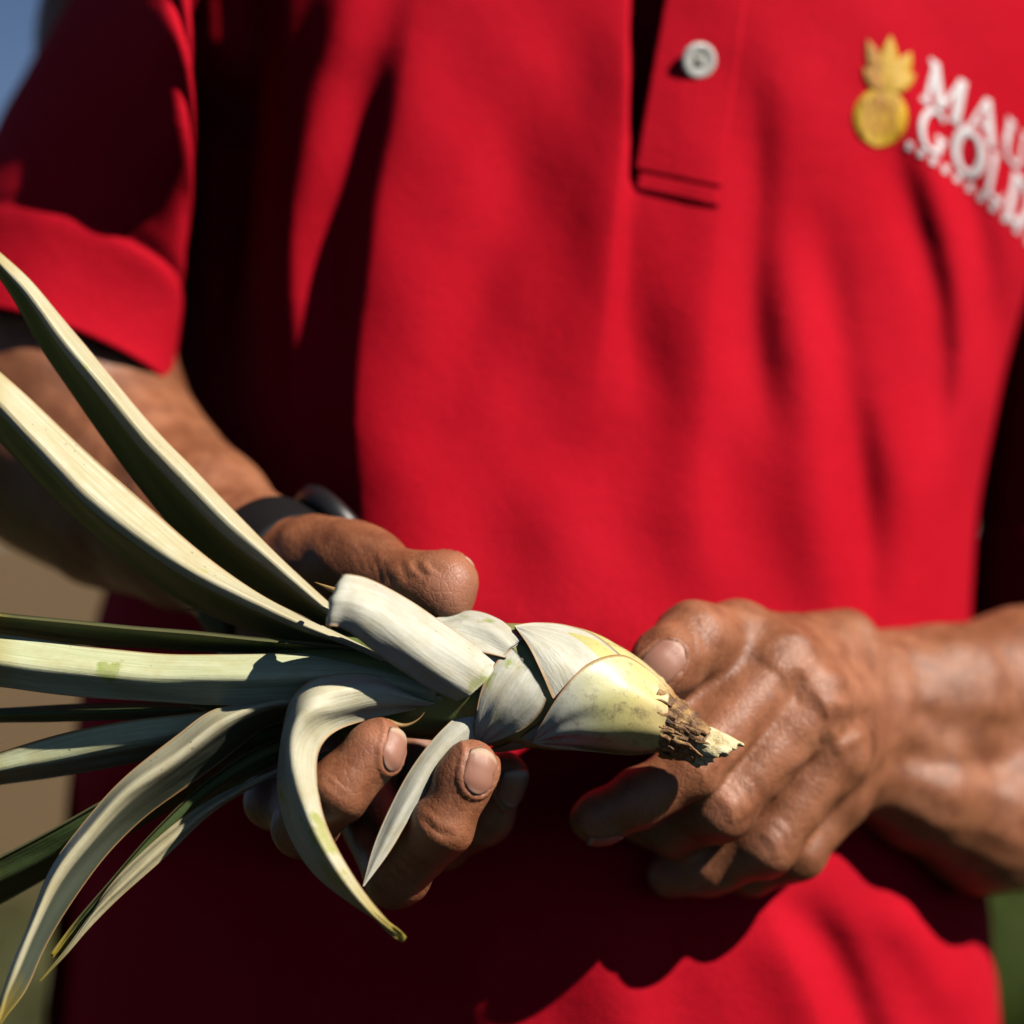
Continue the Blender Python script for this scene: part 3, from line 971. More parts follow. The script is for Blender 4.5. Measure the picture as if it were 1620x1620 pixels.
patch('placket', [(1062, -60), (1190, -60), (1141, 296), (1003, 268)], 2.2, 1.6, 60, 20, M_FAB, shirt, 1.6, 0.6)
patch('placket_hem', [(1003, 272), (1140, 300), (1138, 326), (1002, 296)], 1.6, 1.2, 8, 20, M_FAB, shirt, 1.0, 0.2)

# button
M_PEARL = mat_plain('pearl_button', (0.74, 0.73, 0.69), 0.12, nz=(260, 0.55), bumpv=(420, 0.25, 0.001))
def button(px, py, r, tilt):
    c0 = on_shirt([px + 30], [py], 0.0)[0]
    y = c0[1] - 0.0044
    D = FOCUS + y
    c = np.array(((px - 810) * K * D, y, CAM_H + (810 - py) * K * D))
    prof = [(0, 0.0010), (0.55, 0.0010), (0.70, 0.0014), (0.84, 0.0016), (0.95, 0.0012), (1.0, 0.0004), (0.96, -0.0008), (0, -0.0010)]
    n = 40
    v, f = [], []
    for rr, h in prof:
        for j in range(n):
            w = 2 * math.pi * j / n
            v.append((math.cos(w) * rr * r, -h, math.sin(w) * rr * r))
    f = [x for x in grid_faces(len(prof), n, True)]
    v = np.array(v)
    ca, sa = math.cos(tilt), math.sin(tilt)
    R1 = np.array([[ca, -sa, 0], [sa, ca, 0], [0, 0, 1]])
    cb, sb = math.cos(0.25), math.sin(0.25)
    R2 = np.array([[1, 0, 0], [0, cb, -sb], [0, sb, cb]])
    o = mesh_obj('button', v @ (R1 @ R2).T + c, f, M_PEARL, shirt)
    o['label'] = 'white pearly button'
    # thread
    th_ = mat_plain('button_thread', (0.5, 0.48, 0.42), 0.8)
    tv_, tf_ = [], []
    for k in (-1, 1):
        for j in range(10):
            t = -1 + 2 * j / 9
            for w in range(6):
                an = w * math.pi / 3
                p = np.array((t * 0.0019, -0.0008 - 0.0009 * (1 - t * t), k * t * 0.0019)) + 0.00035 * np.array((math.cos(an) * -k, math.sin(an), math.cos(an)))
                tv_.append(p @ (R1 @ R2).T + c)
        b0 = len(tv_) - 60
        tf_ += [tuple(b0 + q for q in x) for x in grid_faces(10, 6, True)]
    mesh_obj('button_thread', np.array(tv_), np.array(tf_), th_, shirt)
    return o
button(1105, 96, 0.0066, 0.30)

# ---- embroidery: emblem and lettering, thread laid on the cloth
M_GOLD = mat_plain('gold_thread', (0.66, 0.38, 0.012), 0.5, nz=(420, 0.6), bumpv=(700, 0.25, 0.0004))
M_GOLD2 = mat_plain('ochre_thread', (0.52, 0.23, 0.02), 0.5, nz=(420, 0.6), bumpv=(700, 0.6, 0.0006))
M_WTHREAD = mat_plain('white_thread', (0.74, 0.70, 0.72), 0.55, nz=(500, 0.75), bumpv=(800, 0.5, 0.0006))

def stitch(name, polys, mat, lift=1.1, parent=None):
    """each polygon (px) is a quad strip: list of left/right pairs; becomes raised satin stitch"""
    v, f = [], []
    for strip in polys:
        L = catmull([np.append(p[0], 0) for p in strip], max(8, 5 * len(strip)))[:, :2]
        R = catmull([np.append(p[1], 0) for p in strip], max(8, 5 * len(strip)))[:, :2]
        m = 6
        n = len(L)
        b0 = sum(len(x) for x in v)
        g = []
        lf = []
        for i in range(n):
            for j in range(m):
                s = j / (m - 1)
                g.append(L[i] * (1 - s) + R[i] * s)
                lf.append((0.22 * lift + 0.10 * max(math.sin(math.pi * s), 0) ** 0.5) * 0.001)
        g = np.array(g)
        base = on_shirt(g[:, 0], g[:, 1])
        base[:, 1] -= np.array(lf)
        v.append(base)
        f += [tuple(b0 + q for q in x) for x in grid_faces(n, m)]
    o = mesh_obj(name, np.concatenate(v), f, mat, parent or shirt)
    md = o.modifiers.new('thickness', 'SOLIDIFY')
    md.thickness = 0.0004
    return o

def blob(cx, cy, rx, ry, rot=0, n=14):
    """closed shape as a strip, top to bottom"""
    out = []
    for i in range(n):
        t = -math.pi / 2 + math.pi * i / (n - 1)
        y = math.sin(t) * ry; x = math.cos(t) * rx
        c, s = math.cos(rot), math.sin(rot)
        out.append(((cx - x * c - y * s, cy - x * s + y * c), (cx + x * c - y * s, cy + x * s + y * c)))
    return out

def leafshape(x0, y0, x1, y1, w):
    """pointed lens from base to tip"""
    out = []
    dx, dy = x1 - x0, y1 - y0
    L = math.hypot(dx, dy); nx, ny = -dy / L, dx / L
    for i in range(10):
        t = i / 9
        hw = w * math.sin(math.pi * min(t * 0.92 + 0.08, 1)) ** 0.8
        out.append(((x0 + dx * t + nx * hw, y0 + dy * t + ny * hw), (x0 + dx * t - nx * hw, y0 + dy * t - ny * hw)))
    return out

emb = stitch('emblem_fruit', [blob(1392, 186, 43, 46, 0.12)], M_GOLD, 1.2)
emb['label'] = 'gold embroidered pineapple fruit'
bars = []
for k in range(-1, 2):
    x = 1392 + k * 17
    h = 32 * math.sqrt(max(0, 1 - (k * 17 / 43) ** 2))
    bars.append([((x - 2.5 + 10, 186 - h), (x + 2.5 + 10, 186 - h)), ((x - 2.5, 186), (x + 2.5, 186)), ((x - 2.5 - 10, 186 + h), (x + 2.5 - 10, 186 + h))])
    bars.append([((x - 2.5 - 10, 186 - h), (x + 2.5 - 10, 186 - h)), ((x - 2.5, 186), (x + 2.5, 186)), ((x - 2.5 + 10, 186 + h), (x + 2.5 + 10, 186 + h))])
bars.append(blob(1390, 160, 14, 9))
stitch('emblem_diamond_pattern', bars, M_GOLD2, 1.9)
crown = [leafshape(1398, 142, 1372, 64, 13), leafshape(1402, 142, 1408, 58, 15), leafshape(1408, 140, 1440, 84, 15), leafshape(1395, 145, 1366, 108, 11), leafshape(1410, 144, 1446, 118, 12)]
for i, s in enumerate(crown):
    stitch('emblem_crown_leaf', [s], M_GOLD if i in (1, 2, 4) else M_GOLD2, 1.3 + 0.15 * i)

def seg(x0, y0, x1, y1, w0, w1=None):
    """a straight stroke in letter units as left/right pairs"""
    w1 = w0 if w1 is None else w1
    if max(x0, y0, x1, y1) < 3:
        w0, w1 = w0 * 1.25 + 0.008, w1 * 1.25 + 0.008
    dx, dy = x1 - x0, y1 - y0
    L = math.hypot(dx, dy); nx, ny = -dy / L, dx / L
    return [((x0 + nx * w0, y0 + ny * w0), (x0 - nx * w0, y0 - ny * w0)), ((x1 + nx * w1, y1 + ny * w1), (x1 - nx * w1, y1 - ny * w1))]

def arc(cx, cy, rx, ry, a0, a1, w, n=14, thin=0.5):
    out = []
    for i in range(n + 1):
        t = math.radians(a0 + (a1 - a0) * i / n)
        ww = 1.2 * w * (thin + (1 - thin) * abs(math.cos(t)))
        c, s = math.cos(t), math.sin(t)
        out.append(((cx + (rx + ww) * c, cy + (ry + ww) * s), (cx + (rx - ww) * c, cy + (ry - ww) * s)))
    return out

sf = 0.035
def serif(x, y, w=0.15): return seg(x - w, y, x + w, y, sf)
GLYPH = {   # unit box, y up, thick and thin strokes with serifs
    'M': [seg(.12, 0, .16, 1, .045), seg(.14, 1, .5, .08, .085), seg(.5, .08, .86, 1, .04), seg(.88, 1, .90, 0, .085), serif(.12, .02), serif(.9, .02), serif(.1, .98, .1), serif(.9, .98, .1)],
    'A': [seg(.10, 0, .5, 1, .04), seg(.5, 1, .90, 0, .085), seg(.25, .33, .75, .33, .035), serif(.1, .02), serif(.9, .02)],
    'U': [seg(.18, 1, .18, .35, .085), arc(.48, .36, .30, .30, 180, 360, .06), seg(.78, .35, .78, 1, .045), serif(.18, .98), serif(.78, .98)],
    'I': [seg(.5, 0, .5, 1, .09), serif(.5, .02), serif(.5, .98)],
    'G': [arc(.52, .5, .38, .45, 50, 320, .08), seg(.80, .05, .80, .42, .07), serif(.80, .42, .17)],
    'O': [arc(.5, .5, .38, .44, 0, 360, .10, 24)],
    'L': [seg(.22, 0, .22, 1, .09), seg(.22, .04, .85, .04, .045), seg(.84, .02, .86, .28, .035), serif(.22, .98), serif(.2, .02)],
    'D': [seg(.2, 0, .2, 1, .09), arc(.28, .5, .50, .46, -90, 90, .09, 16), serif(.18, .02, .12), serif(.18, .98, .12)],
}
def letter(ch, cx, cy, w, h, ex, ey):
    strips = []
    for g in GLYPH[ch]:
        st = []
        for pr in g:
            st.append(tuple((cx + (p[0] - .5) * w * ex[0] + (p[1] - .5) * h * ey[0], cy + (p[0] - .5) * w * ex[1] + (p[1] - .5) * h * ey[1]) for p in pr))
        strips.append(st)
    o = stitch('embroidered_letter', strips, M_WTHREAD, 1.2)
    o['label'] = 'white embroidered letter ' + ch
E1, E2, EY = (0.82, 0.57), (0.74, 0.67), (0.20, -0.98)
for row in [('M', 1494, 146, 72, 66, E1), ('A', 1556, 188, 58, 62, E1), ('U', 1606, 232, 52, 60, E2), ('I', 1644, 266, 26, 60, E2),
            ('G', 1476, 207, 58, 66, E1), ('O', 1532, 242, 64, 70, E1), ('L', 1578, 284, 44, 64, E2), ('D', 1614, 322, 54, 72, E2)]:
    letter(*row, EY)
# the tiny line of letters under the name reads as short stitches
tiny = []
for i in range(11):
    t = i / 10
    x = 1436 + t * 190; y = 230 + t * 110 + t * t * 40
    for k in range(2):
        tiny.append(seg(x + k * 5 - 2, y + 7 + k * 2, x + k * 5 + 1, y - 6 + k * 2, 2.0))
stitch('embroidered_small_line', tiny, M_WTHREAD, 0.9)

# trousers and shoes, below the frame
M_TROUS = mat_plain('dark_trousers', (0.03, 0.033, 0.04), 0.85, nz=(30, 0.7))
legs = U(0.03, cone(W3(-.075, .250, CAM_H - .36), W3(-.085, .25, .52), .070, .064), cone(W3(-.085, .25, .52), W3(-.09, .25, .06), .066, .062),
         cone(W3(.085, .245, CAM_H - .36), W3(.09, .245, .52), .074, .064), cone(W3(.09, .24, .52), W3(.10, .25, .06), .066, .062), cone(W3(-.06, .252, CAM_H - .33), W3(.075, .25, CAM_H - .33), .070, .074))
lv, lf = surface(legs, (-.24, .08, .035), (.25, .40, CAM_H - .2), 0.010)
mesh_obj('trousers', lv, lf, M_TROUS, person)
M_SHOE = mat_plain('work_boot', (0.06, 0.045, 0.03), 0.7)
for s, x in ((-1, -.09), (1, .10)):
    sv, sf_ = surface(U(0.03, cone(W3(x, .27, .045), W3(x + s * .03, .08, .038), .043, .036), cone(W3(x, .26, .05), W3(x, .255, .11), .045, .05)), (x - .1, .0, 0.0), (x + .12, .36, .18), 0.008)
    mesh_obj('boot', sv, sf_, M_SHOE, person)

# ------------------------------------------------------------------ wristwatch
def watch():
    root = empty('wristwatch', tuple(P(455, 890, 66)), 'black strap wristwatch on the wrist beside the thumb', 'watch')
    M_S = mat_plain('black_rubber', (0.008, 0.008, 0.009), 0.6, nz=(80, 0.7), spec=0.25)
    M_C = mat_plain('dark_case', (0.012, 0.012, 0.014), 0.4, spec=0.4)
    M_G = mat_plain('watch_glass', (0.01, 0.01, 0.012), 0.06)
    c = P(446, 916, 62)
    ax = P(520, 965, 40) - P(330, 835, 92)
    ax /= np.linalg.norm(ax)
    up = np.array((0, -0.15, 1.0)); up -= ax * (up @ ax); up /= np.linalg.norm(up)
    si = np.cross(ax, up)
    def hit(w):
        dirv = si * math.cos(w) + up * math.sin(w)
        lo_, hi_ = 0.0, 0.06
        return c + dirv * hi_, dirv
    n = 96
    v, f = [], []
    prof = [(-10, 0.0), (-9.6, 1.2), (-7, 1.6), (7, 1.6), (9.6, 1.2), (10, 0.0)]
    ring = [hit(2 * math.pi * j / n) for j in range(n)]
    Q = np.array([r[0] for r in ring]); DV = np.array([r[1] for r in ring])
    for k in range(40):
        Q = Q - DV * (ev(right_arm, Q) * 0.9)[:, None]
    rad = np.linalg.norm(Q - c, axis=1)
    rad = np.minimum(rad, 0.029)
    for k in range(6):
        rad = np.maximum(rad, 0.5 * (np.roll(rad, 1) + np.roll(rad, -1)))
    for (o, h) in prof:
        for j in range(n):
            v.append(c + ring[j][1] * (rad[j] + h * 0.001) + ax * o * 0.001)
    f = grid_faces(len(prof), n, True)
    mesh_obj('strap', np.array(v), f, M_S, root)
    # holes and keeper on the visible side
    for k, w in enumerate((2.15, 2.45, 2.75)):
        pass
    # case on the far upper side
    w0 = math.radians(142)
    dv = si * math.cos(w0) + up * math.sin(w0)
    j0 = int(round(w0 / (2 * math.pi) * n))
    cc = c + dv * (rad[j0] + 0.0025)
    tg = np.cross(dv, ax)
    cv = []
    m = 40
    for rr, h in ((0, -.004), (.0175, -.004), (.0185, -.001), (.0185, .0025), (.0165, .0042), (.0150, .0036), (0, .0036)):
        for j in range(m):
            w = 2 * math.pi * j / m
            cv.append(cc + dv * h + (ax * math.cos(w) + tg * math.sin(w)) * rr)
    mesh_obj('case', np.array(cv), grid_faces(7, m, True), M_C, root)
    gv = [cc + dv * 0.0039 + (ax * math.cos(2 * math.pi * j / m) + tg * math.sin(2 * math.pi * j / m)) * 0.0148 for j in range(m)]
    mesh_obj('glass', np.array(gv), [tuple(range(m))], M_G, root, smooth=False)
watch()

# ------------------------------------------------------------------ the pineapple slip
slip = empty('pineapple_slip', tuple(P(1000, 1130, 0)), 'pale pineapple slip with strap leaves and a cut brown base, held in both hands', 'plant')

AX = np.array([(300, 1090), (430, 1085), (560, 1078), (700, 1080), (800, 1082), (900, 1092), (960, 1106), (1010, 1124), (1050, 1145), (1085, 1165), (1116, 1183)], float)
RX = np.array([6, 13, 17, 19, 20, 20.0, 17.6, 13.8, 9.8, 7.6, 6.6])       # mm
AD = np.array([-4, -3, -2, -2, -2, -2, -2, -3, -4, -6, -8.0])

def S(px, py, lift=0.0):
    """a pixel on the front of the stem, lifted off it by some mm"""
    q = np.array([[px, py]], float)
    d, s, t = line_field(q, AX)
    L = np.concatenate([[0], np.cumsum(np.linalg.norm(np.diff(AX, axis=0), axis=1))]); L /= L[-1]
    R = np.interp(t[0], L, RX) + max(lift, 0); ad = np.interp(t[0], L, AD)
    off = d[0] * K * 1000
    if off < R:
        dd = ad - math.sqrt(R * R - off * off)
    else:
        dd = ad + (off - R) * 0.8
    return (px, py, dd + min(lift, 0))

def stem():
    ctr = catmull(np.array([np.append(P(x, y, d), r * 0.001) for (x, y), d, r in zip(AX, AD, RX)]), 120)
    nc = 72
    v = []
    for i, p in enumerate(ctr):
        a_ = ctr[min(i + 1, 119)][:3] - ctr[max(i - 1, 0)][:3]; a_ /= np.linalg.norm(a_)
        s = np.cross(np.array((0, -1., 0)), a_); s /= np.linalg.norm(s); u = np.cross(a_, s)
        t = i / 119
        for j in range(nc):
            w = 2 * math.pi * j / nc
            rough = 0.03 * math.sin(5 * w + t * 20) + 0.02 * math.sin(11 * w - t * 33)
            if t > 0.86:
                rough += 0.06 * math.sin(7 * w + t * 90) * math.sin(t * 140)
            r = p[3] * (0.985 + rough * 0.6)
            v.append(p[:3] + (s * math.cos(w) + u * math.sin(w)) * r)
    m, nt, b = nodes('stem_base')
    tc = N(nt, 'ShaderNodeTexCoord').outputs['Object']
    g = N(nt, 'ShaderNodeUVMap', uv_map='leaf').outputs[0]
    sp = N(nt, 'ShaderNodeSeparateXYZ'); nt.links.new(g, sp.inputs[0])
    wob = N(nt, 'ShaderNodeMath', operation='MULTIPLY_ADD')
    nt.links.new(noise(nt, 90, 4, 0.6, tc), wob.inputs[0]); wob.inputs[1].default_value = 0.10
    nt.links.new(sp.outputs[1], wob.inputs[2])
    c = ramp(nt, wob.outputs[0], [(0.0, c4(0.10, 0.14, 0.04)), (0.62, c4(0.16, 0.2, 0.06)), (0.80, c4(0.60, 0.56, 0.22)), (0.90, c4(0.66, 0.54, 0.26)), (0.945, c4(0.40, 0.22, 0.08)), (0.97, c4(0.20, 0.10, 0.04)), (1.0, c4(0.24, 0.13, 0.05))])
    n3 = noise(nt, 150, 5, 0.7, tc)
    c = mix(nt, ramp(nt, n3, [(0.55, BLACK), (0.70, c4(.6, .6, .6))]), c, c4(0.16, 0.08, 0.03))
    nt.links.new(c, b.inputs['Base Color'])
    b.inputs['Roughness'].default_value = 0.45
    bump(nt, b, n3, 0.4, 0.0012)
    uv = [(j / nc, i / 119) for i in range(120) for j in range(nc)]
    mesh_obj('stem', np.array(v), grid_faces(120, nc, True), m, slip, uv=uv)
    return ctr
ctr = stem()

def cut_end():
    """pale fibrous collar of the cut, torn at its rim and hollowed"""
    m, nt, b = nodes('cut_pith')
    tc = N(nt, 'ShaderNodeTexCoord').outputs['Object']
    n = noise(nt, 330, 5, 0.7, tc)
    c = ramp(nt, n, [(0.3, c4(0.34, 0.21, 0.06)), (0.5, c4(0.66, 0.56, 0.30)), (0.7, c4(0.74, 0.68, 0.46))])
    nt.links.new(c, b.inputs['Base Color'])
    b.inputs['Roughness'].default_value = 0.6
    bump(nt, b, n, 0.6, 0.0015)
    a_ = P(1140, 1194, -9) - P(1100, 1172, -6); a_ /= np.linalg.norm(a_)
    s = np.cross(np.array((0, -1., 0)), a_); s /= np.linalg.norm(s); u = np.cross(a_, s)
    # the cut is slanted: its plane faces down and right
    o = P(1106, 1177, -7)
    nc = 80
    prof = [(-1.0, 6.3), (1.0, 6.7), (3.0, 6.9), (5.0, 6.9), (5.6, 6.2), (4.4, 5.2), (3.4, 3.8), (3.0, 2.0), (3.1, 0.01)]
    r_ = np.random.default_rng(4)
    jag = r_.uniform(-1, 1, nc)
    jag2 = np.convolve(np.concatenate([jag, jag, jag]), np.ones(4) / 4, 'same')[nc:2 * nc] * 1.9 + 0.25 * jag
    v = []
    for k, (h, r) in enumerate(prof):
        for j in range(nc):
            w = 2 * math.pi * j / nc
            slant = 4.6 * math.cos(w - 0.15) * max(h, 0) / 5.0 * (r / 6.9)
            jj = jag2[j] * (1.5 if 3 <= k <= 5 else 0.35)
            rr = r * (1 + 0.05 * math.sin(5 * w)) + (0.3 * jag2[(j * 3) % nc] if k in (4, 5, 6) else 0)
            v.append(o + a_ * (h * 1.35 + slant + jj) * 0.001 + (s * math.cos(w) + u * math.sin(w)) * rr * 0.001)
    o_ = mesh_obj('cut_end', np.array(v), grid_faces(len(prof), nc, True), m, slip)
    o_['label'] = 'pale torn cut end of the stem'
cut_end()

def loft(name, rails, mat, n=64, m=13, thick=1.2, wav=0.25, label=None):
    rs = [catmull([P(*p) for p in r], n) for r in rails]
    arr = np.stack(rs, 1)                       # n, K, 3
    G = np.zeros((n, m, 3))
    for i in range(n):
        G[i] = catmull(arr[i], m)
    ln = np.concatenate([[0], np.cumsum(np.linalg.norm(np.diff(G[:, m // 2], axis=0), axis=1))])
    ph = random.uniform(0, 6.28)
    v = G.reshape(-1, 3)
    f = grid_faces(n, m)
    nn = vnormals(v, f)
    # long fibre ribs and a slightly uneven blade
    I, J = np.meshgrid(np.arange(n), np.arange(m), indexing='ij')
    wv = wav * 0.001 * (np.sin(ln[I] * 160 + ph + J * .5) * 0.6 + np.sin(ln[I] * 67 + J * 0.9 + 2 * ph))
    wid = np.linalg.norm(G[:, -1] - G[:, 0], axis=1)
    wv = wv * np.clip(wid / 0.006, 0, 1)[I]
    v = v + nn * wv.ravel()[:, None]
    th = np.minimum(thick * 0.001, 0.35 * wid + 0.0002)[I].ravel()
    back = -np.sign(nn[:, 1].mean())
    top = v.copy()
    bot = v + nn * (th * (1 if nn[:, 1].mean() > 0 else -1))[:, None]
    F = list(f) if nn[:, 1].mean() < 0 else [x[::-1] for x in f]
    off = n * m
    F2 = [tuple(off + q for q in x[::-1]) for x in F]
    ring = [j for j in range(m)] + [i * m + m - 1 for i in range(1, n)] + [(n - 1) * m + j for j in range(m - 2, -1, -1)] + [i * m for i in range(n - 2, 0, -1)]
    E = []
    for a_, b_ in zip(ring, ring[1:] + ring[:1]):
        E.append((a_, off + a_, off + b_, b_))
    uv = [(j / (m - 1), i / (n - 1)) for i in range(n) for j in range(m)]
    o = mesh_obj(name, np.concatenate([top, bot]), F + F2 + E, mat, slip, uv=uv + uv)
    if label:
        o['label'] = label
    return o

def RS(pts, lift):
    """rail on the stem: lift may be one value or one per point"""
    if not isinstance(lift, (list, tuple)):
        lift = [lift] * len(pts)
    return [S(p[0], p[1], l) for p, l in zip(pts, lift)]

def RD(pts, ds):
    """rail with depths given at even steps along it"""
    t = np.linspace(0, 1, len(pts))
    d = np.interp(t, np.linspace(0, 1, len(ds)), ds)
    return [(p[0], p[1], q) for p, q in zip(pts, d)]

# --- short scale leaves wrapping the base
m_yel = mat_leaf('leaf_yellow_base', c4(0.62, 0.60, 0.36), c4(0.50, 0.52, 0.34), c4(0.50, 0.44, 0.12), 0.60, tip=False)
def mat_base():
    """basal scale: white bloom to the tip, waxy yellow to the foot, brown bruise"""
    m, nt, b = nodes('leaf_base_scale')
    uv = N(nt, 'ShaderNodeUVMap', uv_map='leaf').outputs[0]
    tc = N(nt, 'ShaderNodeTexCoord').outputs['Object']
    g = N(nt, 'ShaderNodeSeparateXYZ'); nt.links.new(uv, g.inputs[0])
    ma = N(nt, 'ShaderNodeMath', operation='MULTIPLY_ADD')
    nt.links.new(noise(nt, 70, 4, 0.6, tc), ma.inputs[0]); ma.inputs[1].default_value = 0.34
    nt.links.new(g.outputs[1], ma.inputs[2])
    c = ramp(nt, ma.outputs[0], [(0.10, c4(0.45, 0.26, 0.08)), (0.20, c4(0.66, 0.52, 0.22)), (0.42, c4(0.64, 0.56, 0.22)), (0.60, c4(0.54, 0.52, 0.26)), (0.80, c4(0.50, 0.50, 0.40)), (1.0, c4(0.44, 0.44, 0.39))])
    n2 = noise(nt, 210, 6, 0.75, tc)
    c = mix(nt, ramp(nt, n2, [(0.52, BLACK), (0.68, c4(.75, .75, .75))]), c, c4(0.22, 0.16, 0.10))
    n3 = noise(nt, 38, 3, 0.6, tc)
    c = mix(nt, ramp(nt, n3, [(0.60, BLACK), (0.72, c4(.8, .8, .8))]), c, c4(0.46, 0.44, 0.09))
    ed = ramp(nt, g.outputs[0], [(0.0, WHITE), (0.03, BLACK), (0.97, BLACK), (1.0, WHITE)])
    c = mix(nt, ed, c, c4(0.50, 0.24, 0.08))
    nt.links.new(c, b.inputs['Base Color'])
    b.inputs['Roughness'].default_value = 0.38
    bump(nt, b, n2, 0.25, 0.0006)
    return m
M_BASE = mat_base()

loft('scale_leaf', [
    RS([(1058, 1092), (1024, 1058), (985, 1036), (930, 1050), (888, 1094), (860, 1138), (842, 1172)], [0.6, 0.8, 1.2, 2.2, 2.6, 2.6, 2.4]),
    RS([(1058, 1116), (1010, 1088), (965, 1075), (920, 1090), (885, 1122), (862, 1152), (842, 1173)], [0.8, 1.2, 2.0, 2.6, 2.8, 2.6, 2.4]),
    RS([(1054, 1144), (1000, 1136), (950, 1126), (908, 1132), (880, 1150), (860, 1164), (842, 1173)], [0.8, 1.4, 2.2, 2.6, 2.6, 2.4, 2.2]),
    RS([(1048, 1174), (996, 1176), (945, 1170), (902, 1168), (876, 1172), (858, 1175), (842, 1174)], [0.8, 1.2, 1.6, 1.8, 1.8, 1.8, 2.0]),
    RS([(1044, 1190), (996, 1196), (945, 1192), (900, 1186), (874, 1182), (858, 1179), (842, 1175)], [0.6, 0.8, 1.0, 1.2, 1.4, 1.6, 2.0])],
    M_BASE, 90, 27, 0.9, 0.25, 'yellow and white scale leaf over the cut base')
loft('scale_leaf', [
    RS([(1000, 1052), (940, 1004), (895, 989), (850, 986), (814, 990)], [0.0, 0.3, 1.0, 1.4, 1.6]),
    RS([(980, 1075), (925, 1042), (885, 1018), (848, 1000), (815, 991)], [0.0, 0.6, 1.6, 2.0, 1.8]),
    RS([(950, 1105), (912, 1090), (876, 1050), (843, 1014), (816, 992)], [0.0, 0.8, 3.0, 3.0, 2.0]),
    RS([(920, 1115), (894, 1100), (868, 1064), (841, 1020), (816, 993)], [0.0, 0.8, 2.4, 2.8, 2.2]),
    RS([(892, 1124), (877, 1108), (858, 1066), (836, 1022), (816, 993)], [0.0, 0.7, 2.0, 2.6, 2.2])],
    M_BLOOM, 60, 23, 0.8, 0.28, 'white scale leaf with a green rubbed patch')
loft('scale_leaf', [
    RS([(810, 1024), (786, 1046), (764, 1084), (753, 1130), (750, 1162), (748, 1186)], [1.8, 2.2, 2.6, 3.0, 3.2, 3.4]),
    RS([(828, 1046), (806, 1068), (784, 1100), (768, 1138), (756, 1166), (748, 1186)], [1.6, 2.6, 3.4, 3.6, 3.6, 3.4]),
    RS([(850, 1078), (832, 1098), (808, 1126), (785, 1152), (764, 1172), (748, 1187)], [1.4, 2.8, 3.4, 3.6, 3.6, 3.4]),
    RS([(866, 1106), (856, 1126), (834, 1148), (804, 1164), (772, 1177), (748, 1187)], [1.0, 1.6, 2.2, 2.8, 3.2, 3.4])],
    M_BLOOM, 60, 23, 0.8, 0.28, 'white pointed scale leaf in the middle of the stem')
loft('scale_leaf', [
    RS([(880, 1108), (862, 1134), (835, 1158), (805, 1176), (770, 1188)], 0.7),
    RS([(885, 1120), (868, 1146), (842, 1168), (810, 1183), (770, 1190)], 0.8),
    RS([(890, 1132), (872, 1158), (848, 1176), (815, 1188), (770, 1192)], 0.7)],
    M_BLOOM, 30, 9, 1.0, 0.1)
loft('scale_leaf', [
    RS([(830, 1010), (790, 980), (746, 968), (706, 976), (664, 986)], [0.6, 1.0, 1.4, 1.8, 2.0]),
    RS([(815, 1020), (780, 996), (742, 984), (705, 990), (664, 990)], [0.8, 2.0, 2.6, 2.4, 2.2]),
    RS([(805, 1030), (775, 1015), (738, 1008), (700, 1004), (664, 994)], [1.6, 1.4, 1.6, 1.8, 2.0]),
    RS([(800, 1042), (772, 1036), (738, 1030), (700, 1018), (664, 998)], [2.6, 2.4, 1.8, 1.4, 1.8])],
    M_BLOOM, 40, 17, 0.9, 0.4, 'crumpled white scale leaf under the thumb')
loft('scale_leaf', [
    RS([(830, 1040), (800, 1040), (760, 1030), (710, 1010), (670, 990)], [0.8, 1.2, 1.5, 1.5, 1.5]),
    RS([(820, 1070), (790, 1068), (750, 1055), (705, 1030), (672, 1006)], [0.8, 1.2, 1.5, 1.5, 1.5]),
    RS([(800, 1100), (770, 1096), (735, 1082), (700, 1052), (676, 1020)], [0.8, 1.2, 1.5, 1.5, 1.5])],
    M_BLOOM, 36, 11, 0.9, 0.15)
# broad stub that bends towards the lens
loft('bent_leaf', [
    [(788, 1042, -18), (742, 1012, -20), (695, 982, -23), (648, 950, -26), (606, 926, -30), (572, 912, -38), (546, 908, -40), (540, 914, -26)],
    [(784, 1056, -23), (736, 1026, -27), (688, 997, -31), (639, 964, -35), (597, 939, -40), (560, 924, -43), (537, 924, -44), (532, 930, -28)],
    [(770, 1076, -26), (724, 1048, -31), (677, 1019, -36), (629, 987, -41), (586, 960, -46), (550, 944, -46), (528, 944, -46), (525, 950, -30)],
    [(748, 1096, -27), (704, 1072, -32), (660, 1045, -37), (613, 1013, -42), (572, 985, -47), (542, 967, -47), (523, 966, -47), (521, 972, -30)],
    [(722, 1110, -24), (680, 1090, -28), (638, 1063, -33), (596, 1033, -38), (560, 1006, -43), (536, 992, -45), (519, 990, -46), (518, 994, -30)]],
    M_BLOOM, 72, 23, 1.0, 0.22, 'broad white leaf stub bent towards the front')
